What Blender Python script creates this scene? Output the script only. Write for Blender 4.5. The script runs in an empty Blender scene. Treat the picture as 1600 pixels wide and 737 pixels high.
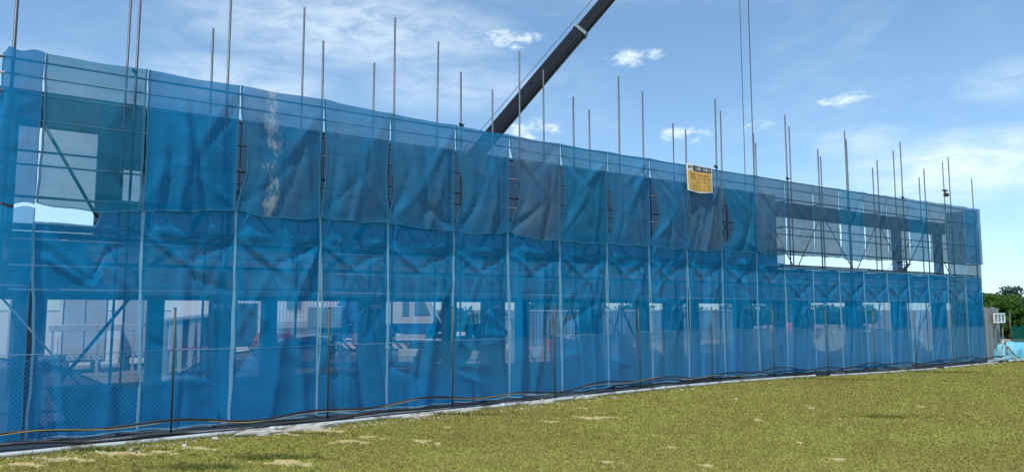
import bpy, math, random
import numpy as np
from mathutils import Vector, Matrix, noise as mnoise
R = math.radians
random.seed(7); rng = np.random.default_rng(7)
scene = bpy.context.scene
col = scene.collection

# ------------------------------------------------------------------ camera, sky, sun, exposure
cam_d = bpy.data.cameras.new('camera'); cam = bpy.data.objects.new('camera', cam_d); col.objects.link(cam)
cam_d.sensor_width = 36.0; cam_d.lens = 36.0 * 1150 / 1600; cam_d.clip_end = 3000
cam.location = (0, -17.06, 2.6); cam.rotation_euler = (R(90 + 5.64), 0, R(-34.7))
scene.camera = cam
SUN_EL, SUN_DIR = 62.0, (-0.88, -0.475)           # high, from the left, grazing the front of the netting
world = bpy.data.worlds.new('World'); scene.world = world; world.use_nodes = True
SKY_STRENGTH = 0.138
sun_d = bpy.data.lights.new('sun', 'SUN'); sun_d.energy = 3.6; sun_d.angle = R(0.55); sun_d.color = (1.0, 0.95, 0.87)
sun = bpy.data.objects.new('sun', sun_d); col.objects.link(sun)
_v = Vector((SUN_DIR[0] * math.cos(R(SUN_EL)), SUN_DIR[1] * math.cos(R(SUN_EL)), math.sin(R(SUN_EL))))
sun.rotation_euler = _v.to_track_quat('Z', 'Y').to_euler(); sun.location = (-10, 10, 40)
vs = scene.view_settings
vs.view_transform = 'Standard'; vs.look = 'None'; vs.gamma = 1.0; vs.exposure = 0.7
scene.render.engine = 'CYCLES'
scene.cycles.use_denoising = True
scene.cycles.max_bounces = 10; scene.cycles.transparent_max_bounces = 24
scene.cycles.diffuse_bounces = 3; scene.cycles.glossy_bounces = 3
scene.cycles.caustics_reflective = False; scene.cycles.caustics_refractive = False


class NT:
    """small node-tree helper"""
    def __init__(s, nt): s.nt = nt
    def n(s, typ, **kw):
        x = s.nt.nodes.new(typ)
        for k, v in kw.items(): setattr(x, k, v)
        return x
    def put(s, sock, v):
        if hasattr(v, 'is_output'): s.nt.links.new(v, sock)
        elif v is not None: sock.default_value = v
    def math(s, op, a, b=None, c=None, clamp=False):
        x = s.n('ShaderNodeMath', operation=op, use_clamp=clamp)
        s.put(x.inputs[0], a)
        if b is not None: s.put(x.inputs[1], b)
        if c is not None: s.put(x.inputs[2], c)
        return x.outputs[0]
    def mix(s, f, a, b):
        x = s.n('ShaderNodeMix', data_type='RGBA')
        s.put(x.inputs[0], f); s.put(x.inputs[6], a); s.put(x.inputs[7], b)
        return x.outputs[2]
    def noise(s, vec, scale, detail=3.0, rough=0.55, dist=0.0):
        x = s.n('ShaderNodeTexNoise')
        s.put(x.inputs['Vector'], vec); x.inputs['Scale'].default_value = scale
        x.inputs['Detail'].default_value = detail; x.inputs['Roughness'].default_value = rough
        x.inputs['Distortion'].default_value = dist
        return x.outputs['Fac']
    def ramp(s, f, lo, hi):
        x = s.n('ShaderNodeMapRange', interpolation_type='SMOOTHSTEP')
        s.put(x.inputs[0], f); x.inputs[1].default_value = lo; x.inputs[2].default_value = hi
        return x.outputs[0]
    def mapping(s, vec, scale=(1, 1, 1), rot=(0, 0, 0), loc=(0, 0, 0)):
        x = s.n('ShaderNodeMapping'); s.put(x.inputs[0], vec)
        x.inputs['Scale'].default_value = scale; x.inputs['Rotation'].default_value = rot; x.inputs['Location'].default_value = loc
        return x.outputs[0]


def build_world():
    nt = world.node_tree; nt.nodes.clear(); g = NT(nt)
    sky = g.n('ShaderNodeTexSky', sky_type='NISHITA'); sky.sun_disc = False
    sky.sun_elevation = R(SUN_EL); sky.sun_rotation = math.atan2(SUN_DIR[0], SUN_DIR[1])
    sky.altitude = 1500; sky.air_density = 1.0; sky.dust_density = 0.1; sky.ozone_density = 2.0
    tc = g.n('ShaderNodeTexCoord'); d = tc.outputs['Generated']
    sx = g.n('ShaderNodeSeparateXYZ'); g.put(sx.inputs[0], d)
    az = g.math('MULTIPLY', g.math('ARCTAN2', sx.outputs[0], sx.outputs[1]), 180 / math.pi)
    el = g.math('MULTIPLY', g.math('ARCSINE', sx.outputs[2]), 180 / math.pi)
    cb = g.n('ShaderNodeCombineXYZ'); g.put(cb.inputs[0], az); g.put(cb.inputs[1], el)
    p = cb.outputs[0]
    puff = g.noise(g.mapping(p, (0.55, 1.25, 1), (0, 0, R(8))), 1.0, 9.0, 0.66, 0.25)
    fine = g.noise(g.mapping(p, (0.30, 0.85, 1), (0, 0, R(12))), 1.0, 8.0, 0.62, 0.5)
    soft = g.noise(g.mapping(p, (0.05, 0.13, 1), (0, 0, R(-20))), 1.0, 4.0, 0.55, 0.8)
    # thin cirrus veil over the whole sky
    veil = g.math('MULTIPLY', g.ramp(soft, 0.42, 0.75), g.ramp(fine, 0.15, 0.8))
    total = g.math('MULTIPLY', veil, 0.20)
    clouds = [  # azimuth, elevation, half widths (degrees), density, kind (0 puffy, 1 veil)
        (22, 20.8, 15, 3.6, .62, 1), (14, 16.2, 9, 2.4, .55, 1), (30, 17.0, 9, 2.5, .40, 1), (2, 12.0, 7, 6, .45, 1),
        (34.5, 20.6, 3.2, 1.0, .72, 0), (44.4, 19.0, 3.0, 0.9, .72, 0), 
        (59.7, 14.7, 2.6, .8, .72, 0), (48.2, 13.1, 2.6, 0.8, .72, 0), (36.0, 13.9, 3.2, 1.0, .8, 0), (53.5, 13.4, 1.6, .5, .55, 0),
        (67, 9.4, 9, 2.8, .85, 1), (60.5, 11.6, 3.8, 1.6, .45, 1), (70, 14.5, 4.5, 1.8, .35, 1), (80, 7, 12, 4, .4, 1),
        (-20, 18, 10, 3, .8, 0), (-48, 24, 12, 4, .8, 0), (110, 16, 12, 4, .8, 0), (150, 20, 14, 4, .7, 0), (-100, 15, 14, 4, .7, 0), (-150, 22, 12, 4, .7, 0)]
    for a0, e0, wa, we, dn, kind in clouds:
        da = g.math('DIVIDE', g.math('SUBTRACT', az, a0), wa); de = g.math('DIVIDE', g.math('SUBTRACT', el, e0), we)
        r2 = g.math('ADD', g.math('MULTIPLY', da, da), g.math('MULTIPLY', de, de))
        fall = g.math('SUBTRACT', 1.0, r2, clamp=True)
        if kind == 0:
            m = g.ramp(g.math('ADD', g.math('MULTIPLY', fall, 0.6), g.math('MULTIPLY', g.math('SUBTRACT', puff, .5), 2.8)), 0.10, 0.95)
            m = g.math('MULTIPLY', m, g.ramp(fall, 0.0, 0.55))
        else:
            m = g.math('MULTIPLY', fall, g.ramp(fine, 0.08, 0.80))
        total = g.math('MAXIMUM', total, g.math('MULTIPLY', m, dn))
    tint = g.n('ShaderNodeMix', data_type='RGBA', blend_type='MULTIPLY'); tint.inputs[0].default_value = 1.0
    g.put(tint.inputs[6], sky.outputs[0]); tint.inputs[7].default_value = (0.90, 1.07, 1.08, 1)
    # soft shoulder, so the bright band near the horizon keeps its colour
    sr = g.n('ShaderNodeSeparateColor'); g.put(sr.inputs[0], tint.outputs[2]); cc = g.n('ShaderNodeCombineColor')
    for i in range(3): g.put(cc.inputs[i], g.math('DIVIDE', sr.outputs[i], g.math('ADD', 1.0, g.math('MULTIPLY', sr.outputs[i], (.13, .085, .06)[i]))))
    c = g.mix(total, cc.outputs[0], (4.8, 5.4, 5.8, 1))
    bg = g.n('ShaderNodeBackground'); g.put(bg.inputs[0], c); bg.inputs[1].default_value = SKY_STRENGTH
    out = g.n('ShaderNodeOutputWorld'); nt.links.new(bg.outputs[0], out.inputs[0])
build_world()

# ------------------------------------------------------------------ materials
M = {}
def mat(name, rgb, rough=0.7, metal=0.0, var=0.12, vscale=3.0, bump=0.0, bscale=30.0, dirt=None, dirt_lo=.5, dirt_hi=.75, spec=0.5):
    m = bpy.data.materials.new(name); m.use_nodes = True; nt = m.node_tree; nt.nodes.clear(); g = NT(nt)
    tc = g.n('ShaderNodeTexCoord'); o = tc.outputs['Object']
    b = g.n('ShaderNodeBsdfPrincipled'); out = g.n('ShaderNodeOutputMaterial')
    lo = tuple(c * (1 - var) for c in rgb) + (1,); hi = tuple(min(1, c * (1 + var)) for c in rgb) + (1,)
    c = g.mix(g.noise(o, vscale, 4), lo, hi)
    if dirt: c = g.mix(g.ramp(g.noise(o, vscale * 1.7, 6, .65), dirt_lo, dirt_hi), c, tuple(dirt) + (1,))
    g.put(b.inputs['Base Color'], c)
    b.inputs['Roughness'].default_value = rough; b.inputs['Metallic'].default_value = metal
    b.inputs['Specular IOR Level'].default_value = spec
    if bump:
        bp = g.n('ShaderNodeBump'); bp.inputs['Strength'].default_value = bump; bp.inputs['Distance'].default_value = 0.02
        g.put(bp.inputs['Height'], g.noise(o, bscale, 5)); nt.links.new(bp.outputs[0], b.inputs['Normal'])
    nt.links.new(b.outputs[0], out.inputs[0]); M[name] = m
    return m

def net_mat(name, rgb, alpha, dirt=None, spatter=False, transl=0.5, streak=0.10):
    """debris netting: open weave, so part of the light goes straight through"""
    m = bpy.data.materials.new(name); m.use_nodes = True; nt = m.node_tree; nt.nodes.clear(); g = NT(nt)
    tc = g.n('ShaderNodeTexCoord'); o = tc.outputs['Object']
    lo = tuple(c * .78 for c in rgb) + (1,); hi = tuple(min(1, c * 1.22) for c in rgb) + (1,)
    c = g.mix(g.noise(o, 1.1, 6, .65), lo, hi)
    sp_ = g.n('ShaderNodeSeparateXYZ'); g.put(sp_.inputs[0], o); lines = []
    for ax, pit, ph in ((0, .46, .13), (2, .40, .21)):       # packing creases in the cloth
        wv = g.math('ADD', g.math('DIVIDE', sp_.outputs[ax], pit), g.math('ADD', ph, g.math('MULTIPLY', g.noise(o, .9, 2), .16)))
        fr = g.math('ABSOLUTE', g.math('SUBTRACT', g.math('FRACT', wv), .5)); lines.append(g.ramp(fr, .025, .0))
    crz = g.math('MULTIPLY', g.math('MAXIMUM', lines[0], lines[1]), g.ramp(g.noise(o, 1.7, 3), .35, .65))
    fade = tuple(min(1, c_ * .75 + .045) for c_ in rgb) + (1,)
    c = g.mix(g.math('MULTIPLY', crz, .45), c, fade)
    c = g.mix(g.math('MULTIPLY', g.ramp(g.noise(g.mapping(o, (.8, 1, .5), (0, R(30), 0)), 1.0, 7, .7), .5, .8), .35), c, fade)
    if dirt:
        c = g.mix(g.math('MULTIPLY', g.ramp(g.noise(g.mapping(o, (1.3, 1, .6)), 1.0, 6, .62), .36, .68), .85), c, tuple(dirt) + (1,))
    warp = g.noise(g.mapping(o, (1.5, 1, 26)), 1.0, 2); weft = g.noise(g.mapping(o, (30, 1, 1.2)), 1.0, 2)
    a = g.math('ADD', alpha - streak, g.math('MULTIPLY', g.math('ADD', warp, weft), streak))
    if spatter:
        sep = g.n('ShaderNodeSeparateXYZ'); g.put(sep.inputs[0], o)
        cx = g.math('ADD', sep.outputs[0], g.math('MULTIPLY', g.math('SUBTRACT', g.noise(g.mapping(o, (.01, .01, 1.1)), 1.0, 2), .5), .55))
        dist = g.math('ABSOLUTE', g.math('SUBTRACT', cx, 0.72))
        band = g.ramp(dist, 0.42, 0.0)
        n1 = g.noise(g.mapping(o, (9, 1, 4.5), (0, R(12), 0)), 1.0, 9, .78); n2 = g.noise(g.mapping(o, (2.0, 1, 1.3)), 1.0, 3)
        sp = g.ramp(g.math('ADD', n1, g.math('ADD', g.math('MULTIPLY', band, .26), g.math('MULTIPLY', g.math('SUBTRACT', n2, .5), .35))), .70, .84)
        sp = g.math('MULTIPLY', sp, g.ramp(dist, .5, .25))
        c = g.mix(sp, c, (.42, .50, .54, 1)); a = g.math('MAXIMUM', a, g.math('MULTIPLY', sp, .85))
    di = g.n('ShaderNodeBsdfDiffuse'); tr = g.n('ShaderNodeBsdfTranslucent'); tp = g.n('ShaderNodeBsdfTransparent')
    g.put(di.inputs[0], c); g.put(tr.inputs[0], c)
    m1 = g.n('ShaderNodeMixShader'); m1.inputs[0].default_value = transl
    nt.links.new(di.outputs[0], m1.inputs[1]); nt.links.new(tr.outputs[0], m1.inputs[2])
    m2 = g.n('ShaderNodeMixShader'); g.put(m2.inputs[0], a)
    nt.links.new(tp.outputs[0], m2.inputs[1]); nt.links.new(m1.outputs[0], m2.inputs[2])
    out = g.n('ShaderNodeOutputMaterial'); nt.links.new(m2.outputs[0], out.inputs[0]); M[name] = m
    return m

BLUE = (.006, .335, .74)
net_mat('net_lower', BLUE, .68)
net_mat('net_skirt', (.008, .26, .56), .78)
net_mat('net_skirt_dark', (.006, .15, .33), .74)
net_mat('net_blue', (.012, .25, .54), .85)
net_mat('net_dusty', (.024, .25, .50), .84, dirt=(.08, .215, .38))
net_mat('net_spatter', (.024, .25, .50), .84, dirt=(.08, .215, .38), spatter=True)
net_mat('net_teal', (.024, .235, .44), .84)
net_mat('net_teal_open', (.016, .22, .37), .72)
net_mat('net_grey', (.07, .215, .39), .86, dirt=(.14, .235, .34))
net_mat('net_grey_open', (.045, .15, .26), .80, dirt=(.08, .15, .22))
net_mat('net_blue_open', (.018, .20, .38), .80)
net_mat('hem_bright', (.30, .64, .90), .94, streak=.04)
net_mat('hem_dull', (.07, .28, .44), .88, streak=.04)
net_mat('green_netting', (.01, .16, .11), .80)
mat('galvanised', (.05, .07, .092), .5, .2, .25, 5, dirt=(.04, .045, .055), dirt_lo=.5, dirt_hi=.75)
mat('scaffold_light', (.30, .36, .40), .6, .2, .2, 4, dirt=(.2, .18, .16))
mat('coupler', (.05, .045, .045), .6, .5)
mat('deck_metal', (.34, .36, .38), .5, .6, .2, 3, dirt=(.20, .17, .14))
mat('concrete', (.15, .165, .18), .9, 0, .2, 1.2, .3, 25, dirt=(.10, .11, .12))
mat('block_wall', (.035, .11, .21), .8, 0, .2, 1.0, .3, 20, dirt=(.05, .12, .20))  # blue light bounced off the nets is mixed into this colour
mat('concrete_dark', (.10, .13, .17), .9, 0, .2, 1.2, .3, 25, dirt=(.08, .11, .14))
mat('post_green', (.042, .054, .034), .6, .2, .25, 6, dirt=(.055, .052, .034))
mat('wire', (.055, .20, .32), .6, .1, .1)
mat('cable_black', (.012, .012, .014), .5, 0, .1)
mat('cable_yellow', (.36, .26, .05), .5, 0, .15)
mat('pipe_white', (.33, .37, .39), .5, 0, .2, 2, dirt=(.13, .125, .10), dirt_lo=.46, dirt_hi=.66)
mat('lime', (.30, .30, .28), .95, 0, .2, 4, .6, 18, dirt=(.35, .33, .27))
mat('stone', (.40, .39, .36), .9, 0, .2, 6, .4, 20)
mat('dirt', (.17, .165, .15), .95, 0, .25, .5, .5, 8, dirt=(.15, .13, .10))
mat('black_sheet', (.02, .024, .03), .6, 0, .3, 3, .4, 9)
mat('white_paint', (.72, .73, .73), .45, 0, .05, 2, dirt=(.55, .54, .52), dirt_lo=.6, dirt_hi=.85)
mat('white_dull', (.58, .60, .61), .6, 0, .1, 1.5, dirt=(.4, .39, .37))
mat('dark_gap', (.03, .033, .04), .7)
mat('boom_paint', (.009, .013, .022), .5, .0, .2, 1.2, dirt=(.016, .02, .028), spec=.2)
mat('crane_blue', (.03, .13, .38), .4, 0, .1, 2, dirt=(.10, .13, .2))
mat('red_paint', (.26, .05, .045), .6, 0, .15, 2, dirt=(.18, .09, .08))
mat('bright_fill', (.44, .45, .44), .95, 0, .12, .2, .3, 5)  # pale tone of the added brightening sheet behind the building
mat('orange_paint', (.62, .14, .035), .5, 0, .15, 2, dirt=(.3, .12, .07))
mat('rubber', (.018, .018, .018), .8)
mat('rim_metal', (.4, .4, .4), .5, .4)
mat('rope_steel', (.07, .075, .085), .5, .5)
mat('grey_blue_steel', (.20, .26, .31), .6, .1, .15, 1.5, dirt=(.2, .15, .11))
mat('container_grey', (.20, .24, .27), .6, 0, .1, 1, dirt=(.24, .2, .17))
mat('house_blue', (.08, .17, .36), .7, 0, .15, 1)
mat('roof_grey', (.22, .24, .26), .7, 0, .15, 1)
mat('timber', (.20, .185, .165), .85, 0, .3, 4, .3, 20, dirt=(.18, .16, .14))
mat('bark', (.10, .08, .06), .9, 0, .3, 5)
mat('tarp_blue', (.10, .36, .50), .7, 0, .12, 2)
mat('bag_white', (.42, .48, .50), .8, 0, .15, 3)
mat('banner_yellow', (.58, .36, .06), .5, 0, .18, 4, dirt=(.52, .30, .20))
mat('banner_white', (.70, .70, .66), .5, 0, .06)
mat('banner_black', (.03, .033, .045), .5)
mat('banner_red', (.36, .11, .08), .6)
mat('sign_white', (.70, .72, .72), .5, 0, .05)
mat('text_dark', (.03, .04, .06), .6)
def glass():
    m = bpy.data.materials.new('glass_dark'); m.use_nodes = True
    b = m.node_tree.nodes['Principled BSDF']; b.inputs['Base Color'].default_value = (.14, .22, .28, 1); b.inputs['Roughness'].default_value = .08
    M['glass_dark'] = m
glass()
def stripe_mat():
    m = bpy.data.materials.new('hazard_stripes'); m.use_nodes = True; nt = m.node_tree; g = NT(nt); b = nt.nodes['Principled BSDF']
    tc = g.n('ShaderNodeTexCoord'); s = g.n('ShaderNodeSeparateXYZ'); g.put(s.inputs[0], tc.outputs['Object'])
    f = g.math('FRACT', g.math('MULTIPLY', g.math('ADD', s.outputs[0], s.outputs[2]), 2.6))
    g.put(b.inputs['Base Color'], g.mix(g.math('GREATER_THAN', f, .5), (.80, .80, .78, 1), (.16, .03, .03, 1))); M['hazard'] = m
stripe_mat()
def foliage(name, a, b_):
    m = bpy.data.materials.new(name); m.use_nodes = True; nt = m.node_tree; nt.nodes.clear(); g = NT(nt)
    tc = g.n('ShaderNodeTexCoord'); c = g.mix(g.noise(tc.outputs['Object'], 1.3, 5, .7), a + (1,), b_ + (1,))
    di = g.n('ShaderNodeBsdfDiffuse'); tr = g.n('ShaderNodeBsdfTranslucent'); g.put(di.inputs[0], c); g.put(tr.inputs[0], c)
    mx = g.n('ShaderNodeMixShader'); mx.inputs[0].default_value = .3
    nt.links.new(di.outputs[0], mx.inputs[1]); nt.links.new(tr.outputs[0], mx.inputs[2])
    out = g.n('ShaderNodeOutputMaterial'); nt.links.new(mx.outputs[0], out.inputs[0]); M[name] = m
foliage('leaf_green', (.035, .085, .018), (.075, .16, .03))
foliage('leaf_blue', (.045, .075, .07), (.075, .115, .10))
def grass_mats():
    for nm in ('lawn_soil', 'grass_blade'):
        m = bpy.data.materials.new(nm); m.use_nodes = True; nt = m.node_tree; nt.nodes.clear(); g = NT(nt)
        geo = g.n('ShaderNodeNewGeometry'); o = geo.outputs['Position']
        big = g.noise(o, .28, 8, .68, .8); mid = g.noise(o, 2.6, 8, .78, .4); fin = g.noise(o, 22, 4, .7)
        green = g.mix(mid, (.215, .265, .050, 1), (.375, .375, .098, 1))
        brown = g.mix(fin, (.19, .135, .055, 1), (.31, .235, .105, 1))
        f = g.math('MULTIPLY', g.ramp(g.math('ADD', g.math('MULTIPLY', big, .6), g.math('MULTIPLY', mid, .5)), .48, .68), .58)
        c = g.mix(f, green, brown)
        at = g.n('ShaderNodeAttribute', attribute_name='lush'); c = g.mix(at.outputs['Fac'], c, (.07, .125, .02, 1))
        if nm == 'lawn_soil':
            c = g.mix(g.ramp(fin, .38, .72), c, (.12, .105, .045, 1))
            ab = g.n('ShaderNodeAttribute', attribute_name='bare')
            c = g.mix(g.ramp(g.math('ADD', ab.outputs['Fac'], g.math('MULTIPLY', g.math('SUBTRACT', g.noise(o, 7, 5, .7), .5), 2.2)), .35, .75), c, (.35, .30, .165, 1))
        else:
            at2 = g.n('ShaderNodeAttribute', attribute_name='tint')
            c = g.mix(at2.outputs['Fac'], c, (.32, .29, .105, 1))
            at3 = g.n('ShaderNodeAttribute', attribute_name='dry'); c = g.mix(at3.outputs['Fac'], c, (.20, .145, .06, 1))
        di = g.n('ShaderNodeBsdfDiffuse'); g.put(di.inputs[0], c); out = g.n('ShaderNodeOutputMaterial')
        if nm == 'grass_blade':
            tr = g.n('ShaderNodeBsdfTranslucent'); g.put(tr.inputs[0], c); mx = g.n('ShaderNodeMixShader'); mx.inputs[0].default_value = .35
            nt.links.new(di.outputs[0], mx.inputs[1]); nt.links.new(tr.outputs[0], mx.inputs[2]); nt.links.new(mx.outputs[0], out.inputs[0])
        else:
            bp = g.n('ShaderNodeBump'); bp.inputs['Strength'].default_value = .7; bp.inputs['Distance'].default_value = .03
            g.put(bp.inputs['Height'], fin); nt.links.new(bp.outputs[0], di.inputs['Normal']); nt.links.new(di.outputs[0], out.inputs[0])
        M[nm] = m
grass_mats()

# ------------------------------------------------------------------ mesh helpers
def tag(o, label=None, cat=None, group=None, kind=None):
    if label: o['label'] = label
    if cat: o['category'] = cat
    if group: o['group'] = group
    if kind: o['kind'] = kind
    return o
def thing(name, loc, label, cat, group=None, rz=0.0):
    o = bpy.data.objects.new(name, None); col.objects.link(o); o.empty_display_size = .2
    o.location = loc; o.rotation_euler = (0, 0, rz)
    return tag(o, label, cat, group)
def link(name, me, parent=None, loc=(0, 0, 0)):
    o = bpy.data.objects.new(name, me); col.objects.link(o); o.parent = parent; o.location = loc
    return o

class MB:
    """collects shapes (in the local frame of the thing they belong to)"""
    def __init__(s): s.v = []; s.f = []
    def quadgrid(s, P):   # P[i][j] -> points
        n, m = len(P), len(P[0]); b = len(s.v)
        for r in P: s.v += [tuple(p) for p in r]
        for i in range(n - 1):
            for j in range(m - 1):
                a = b + i * m + j; s.f.append((a, a + 1, a + m + 1, a + m))
        return s
    def hexa(s, p):       # 8 points: bottom ring, top ring
        b = len(s.v); s.v += [tuple(q) for q in p]
        s.f += [tuple(b + i for i in f) for f in ((3, 2, 1, 0), (4, 5, 6, 7), (0, 1, 5, 4), (1, 2, 6, 5), (2, 3, 7, 6), (3, 0, 4, 7))]
        return s
    def box(s, x0, x1, y0, y1, z0, z1, ch=0.0):
        if ch <= 0:
            return s.hexa([(x0, y0, z0), (x1, y0, z0), (x1, y1, z0), (x0, y1, z0), (x0, y0, z1), (x1, y0, z1), (x1, y1, z1), (x0, y1, z1)])
        rings = []
        for z, k in ((z0, ch), (z0 + ch, 0), (z1 - ch, 0), (z1, ch)):
            rings.append([(x0 + k, y0 + k, z), (x1 - k, y0 + k, z), (x1 - k, y1 - k, z), (x0 + k, y1 - k, z)])
        b = len(s.v)
        for r in rings: s.v += r
        for i in range(3):
            for j in range(4): s.f.append((b + i * 4 + j, b + i * 4 + (j + 1) % 4, b + i * 4 + 4 + (j + 1) % 4, b + i * 4 + 4 + j))
        s.f += [(b + 3, b + 2, b + 1, b), (b + 12, b + 13, b + 14, b + 15)]
        return s
    def tube(s, pts, r, n=8, cap=True, flat=1.0):
        pts = [Vector(p) for p in pts]; b = len(s.v); k = len(pts)
        rr = r if isinstance(r, (list, tuple)) else [r] * k
        for i, p in enumerate(pts):
            d = (pts[min(i + 1, k - 1)] - pts[max(i - 1, 0)]).normalized()
            a = d.cross(Vector((0, 0, 1)))
            if a.length < 1e-3: a = Vector((1, 0, 0))
            a.normalize(); c = d.cross(a)
            for j in range(n):
                t = 2 * math.pi * j / n; s.v.append(tuple(p + (a * math.cos(t) + c * math.sin(t) * flat) * rr[i]))
        for i in range(k - 1):
            for j in range(n): s.f.append((b + i * n + j, b + i * n + (j + 1) % n, b + (i + 1) * n + (j + 1) % n, b + (i + 1) * n + j))
        if cap: s.f += [tuple(b + j for j in reversed(range(n))), tuple(b + (k - 1) * n + j for j in range(n))]
        return s
    def prism(s, poly, y0, y1):   # polygon in x,z extruded along y
        n = len(poly); b = len(s.v)
        s.v += [(x, y0, z) for x, z in poly] + [(x, y1, z) for x, z in poly]
        s.f += [tuple(b + i for i in range(n)), tuple(b + n + i for i in reversed(range(n)))]
        for i in range(n): s.f.append((b + i, b + n + i, b + n + (i + 1) % n, b + (i + 1) % n))
        return s
    def mesh(s, name, m, smooth=False):
        me = bpy.data.meshes.new(name); me.from_pydata(s.v, [], s.f)
        if m: me.materials.append(M[m])
        if smooth: me.polygons.foreach_set('use_smooth', [True] * len(me.polygons))
        me.update(); return me
    def build(s, name, m, parent=None, smooth=False, loc=(0, 0, 0)):
        return link(name, s.mesh(name, m, smooth), parent, loc)

ORD = ['first', 'second', 'third', 'fourth', 'fifth', 'sixth', 'seventh', 'eighth', 'ninth', 'tenth', 'eleventh', 'twelfth', 'thirteenth', 'fourteenth',
       'fifteenth', 'sixteenth', 'seventeenth', 'eighteenth', 'nineteenth', 'twentieth', 'twenty-first', 'twenty-second', 'twenty-third']
def gz(x, y=-1.0):
    """height of the lawn: a very gentle swell along the fence"""
    x = np.asarray(x, float); y = np.asarray(y, float)
    return 0.15 * np.exp(-((x - 20) / 8.5) ** 2) * np.clip((y + 9.0) / 8.0, 0, 1) * np.clip(1.0 - y * 1.0, 0, 1)
def gzf(x, y=-1.0): return float(gz(x, y))

# ------------------------------------------------------------------ the setting: ground, lawn
tag(MB().quadgrid([[(-900, -900, -.03), (1500, -900, -.03)], [(-900, 1500, -.03), (1500, 1500, -.03)]]).build('ground', 'dirt'), kind='structure')

tag(MB().quadgrid([[(-200, 23, -.022), (34, 23, -.022)], [(-200, 700, -.022), (400, 700, -.022)]]).build('added_bright_ground', 'bright_fill'), kind='structure')  # added pale sheet, brightens what shows low through the ground floor openings
PATCH = [(11.7, -3.61, .9, .16), (10.47, -3.48, .5, .12), (5.8, -1.55, .55, .13), (4.91, -1.4, .5, .10), (5.73, -3.05, .5, .1), (6.29, -2.83, .35, .09), (4.13, -4.3, .55, .13),
         (3.1, -2.05, .5, .1), (2.56, -2.1, .35, .1), (12.94, -8.21, .25, .10), (12.07, -9.54, .4, .12), (10.54, -7.12, .25, .1), (8.65, -7.43, .3, .1), (9.84, -8.57, .3, .1),
         (.41, -1.92, .5, .12), (1.06, -1.85, .5, .12), (8.23, -2.7, .3, .1), (12.46, -2.3, .4, .12), (6.97, -3.91, .3, .1), (17.3, -5.6, .3, .1), (1.9, -1.8, .6, .12), (14.6, -6.0, .35, .12), (20, -7, .4, .15)]
PATCH = [(px, py, a * (.75 if px < 7 or a > .8 else .4), b * (2.1 if px < 7 else 1.6)) for px, py, a, b in PATCH] + [(px + .5 * a, py - .35, a * .3, b * 1.4) for px, py, a, b in PATCH if px < 7]
LUSH = [(4.11, -3.83, .9, .28), (2.92, -3.96, .9, .25), (17.55, -7.42, .8, .18), (1.6, -1.28, 1.6, .14), (4.6, -1.22, 1.6, .12), (31.5, -1.9, 2.2, .3), (9, -1.1, 2, .12), (24, -1.5, 3, .15)]
ca, sa = math.cos(R(-34.7)), math.sin(R(-34.7))
def blobs(x, y, lst):
    out = np.zeros_like(x)
    for px, py, a, b in lst:
        dx, dy = x - px, y - py; u = dx * ca + dy * sa; v = -dx * sa + dy * ca
        wob = 1.15 + .45 * np.sin(u * 9 + px * 7 + 2 * np.sin(v * 8)) + .4 * np.sin(v * 17 + u * 5 + py) + .3 * np.sin(u * 23 + v * 13)
        out = np.maximum(out, np.clip(1.25 - ((u / a) ** 2 + (v / b) ** 2) * wob, 0, 1))
    return out
def build_lawn():
    xs = np.concatenate([np.arange(-30, -1, 1.0), np.arange(-1, 30, .11), np.arange(30, 62, .5), np.arange(62, 120, 3.0)])
    ys = np.concatenate([np.arange(-60, -13, 1.5), np.arange(-13, -0.82, .11)])
    X, Y = np.meshgrid(xs, ys, indexing='ij')
    Z = gz(X, Y) + .002
    n, m = X.shape
    co = np.stack([X, Y, Z], -1).reshape(-1, 3)
    i, j = np.meshgrid(np.arange(n - 1), np.arange(m - 1), indexing='ij'); a = (i * m + j).ravel()
    f = np.stack([a, a + m, a + m + 1, a + 1], -1)
    me = bpy.data.meshes.new('lawn'); me.from_pydata(co.tolist(), [], f.tolist()); me.materials.append(M['lawn_soil'])
    for nm, lst in (('bare', PATCH), ('lush', LUSH)):
        at = me.attributes.new(nm, 'FLOAT', 'POINT'); at.data.foreach_set('value', blobs(X.ravel(), Y.ravel(), lst).astype(np.float32))
    tag(link('lawn', me), kind='structure')
build_lawn()
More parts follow.
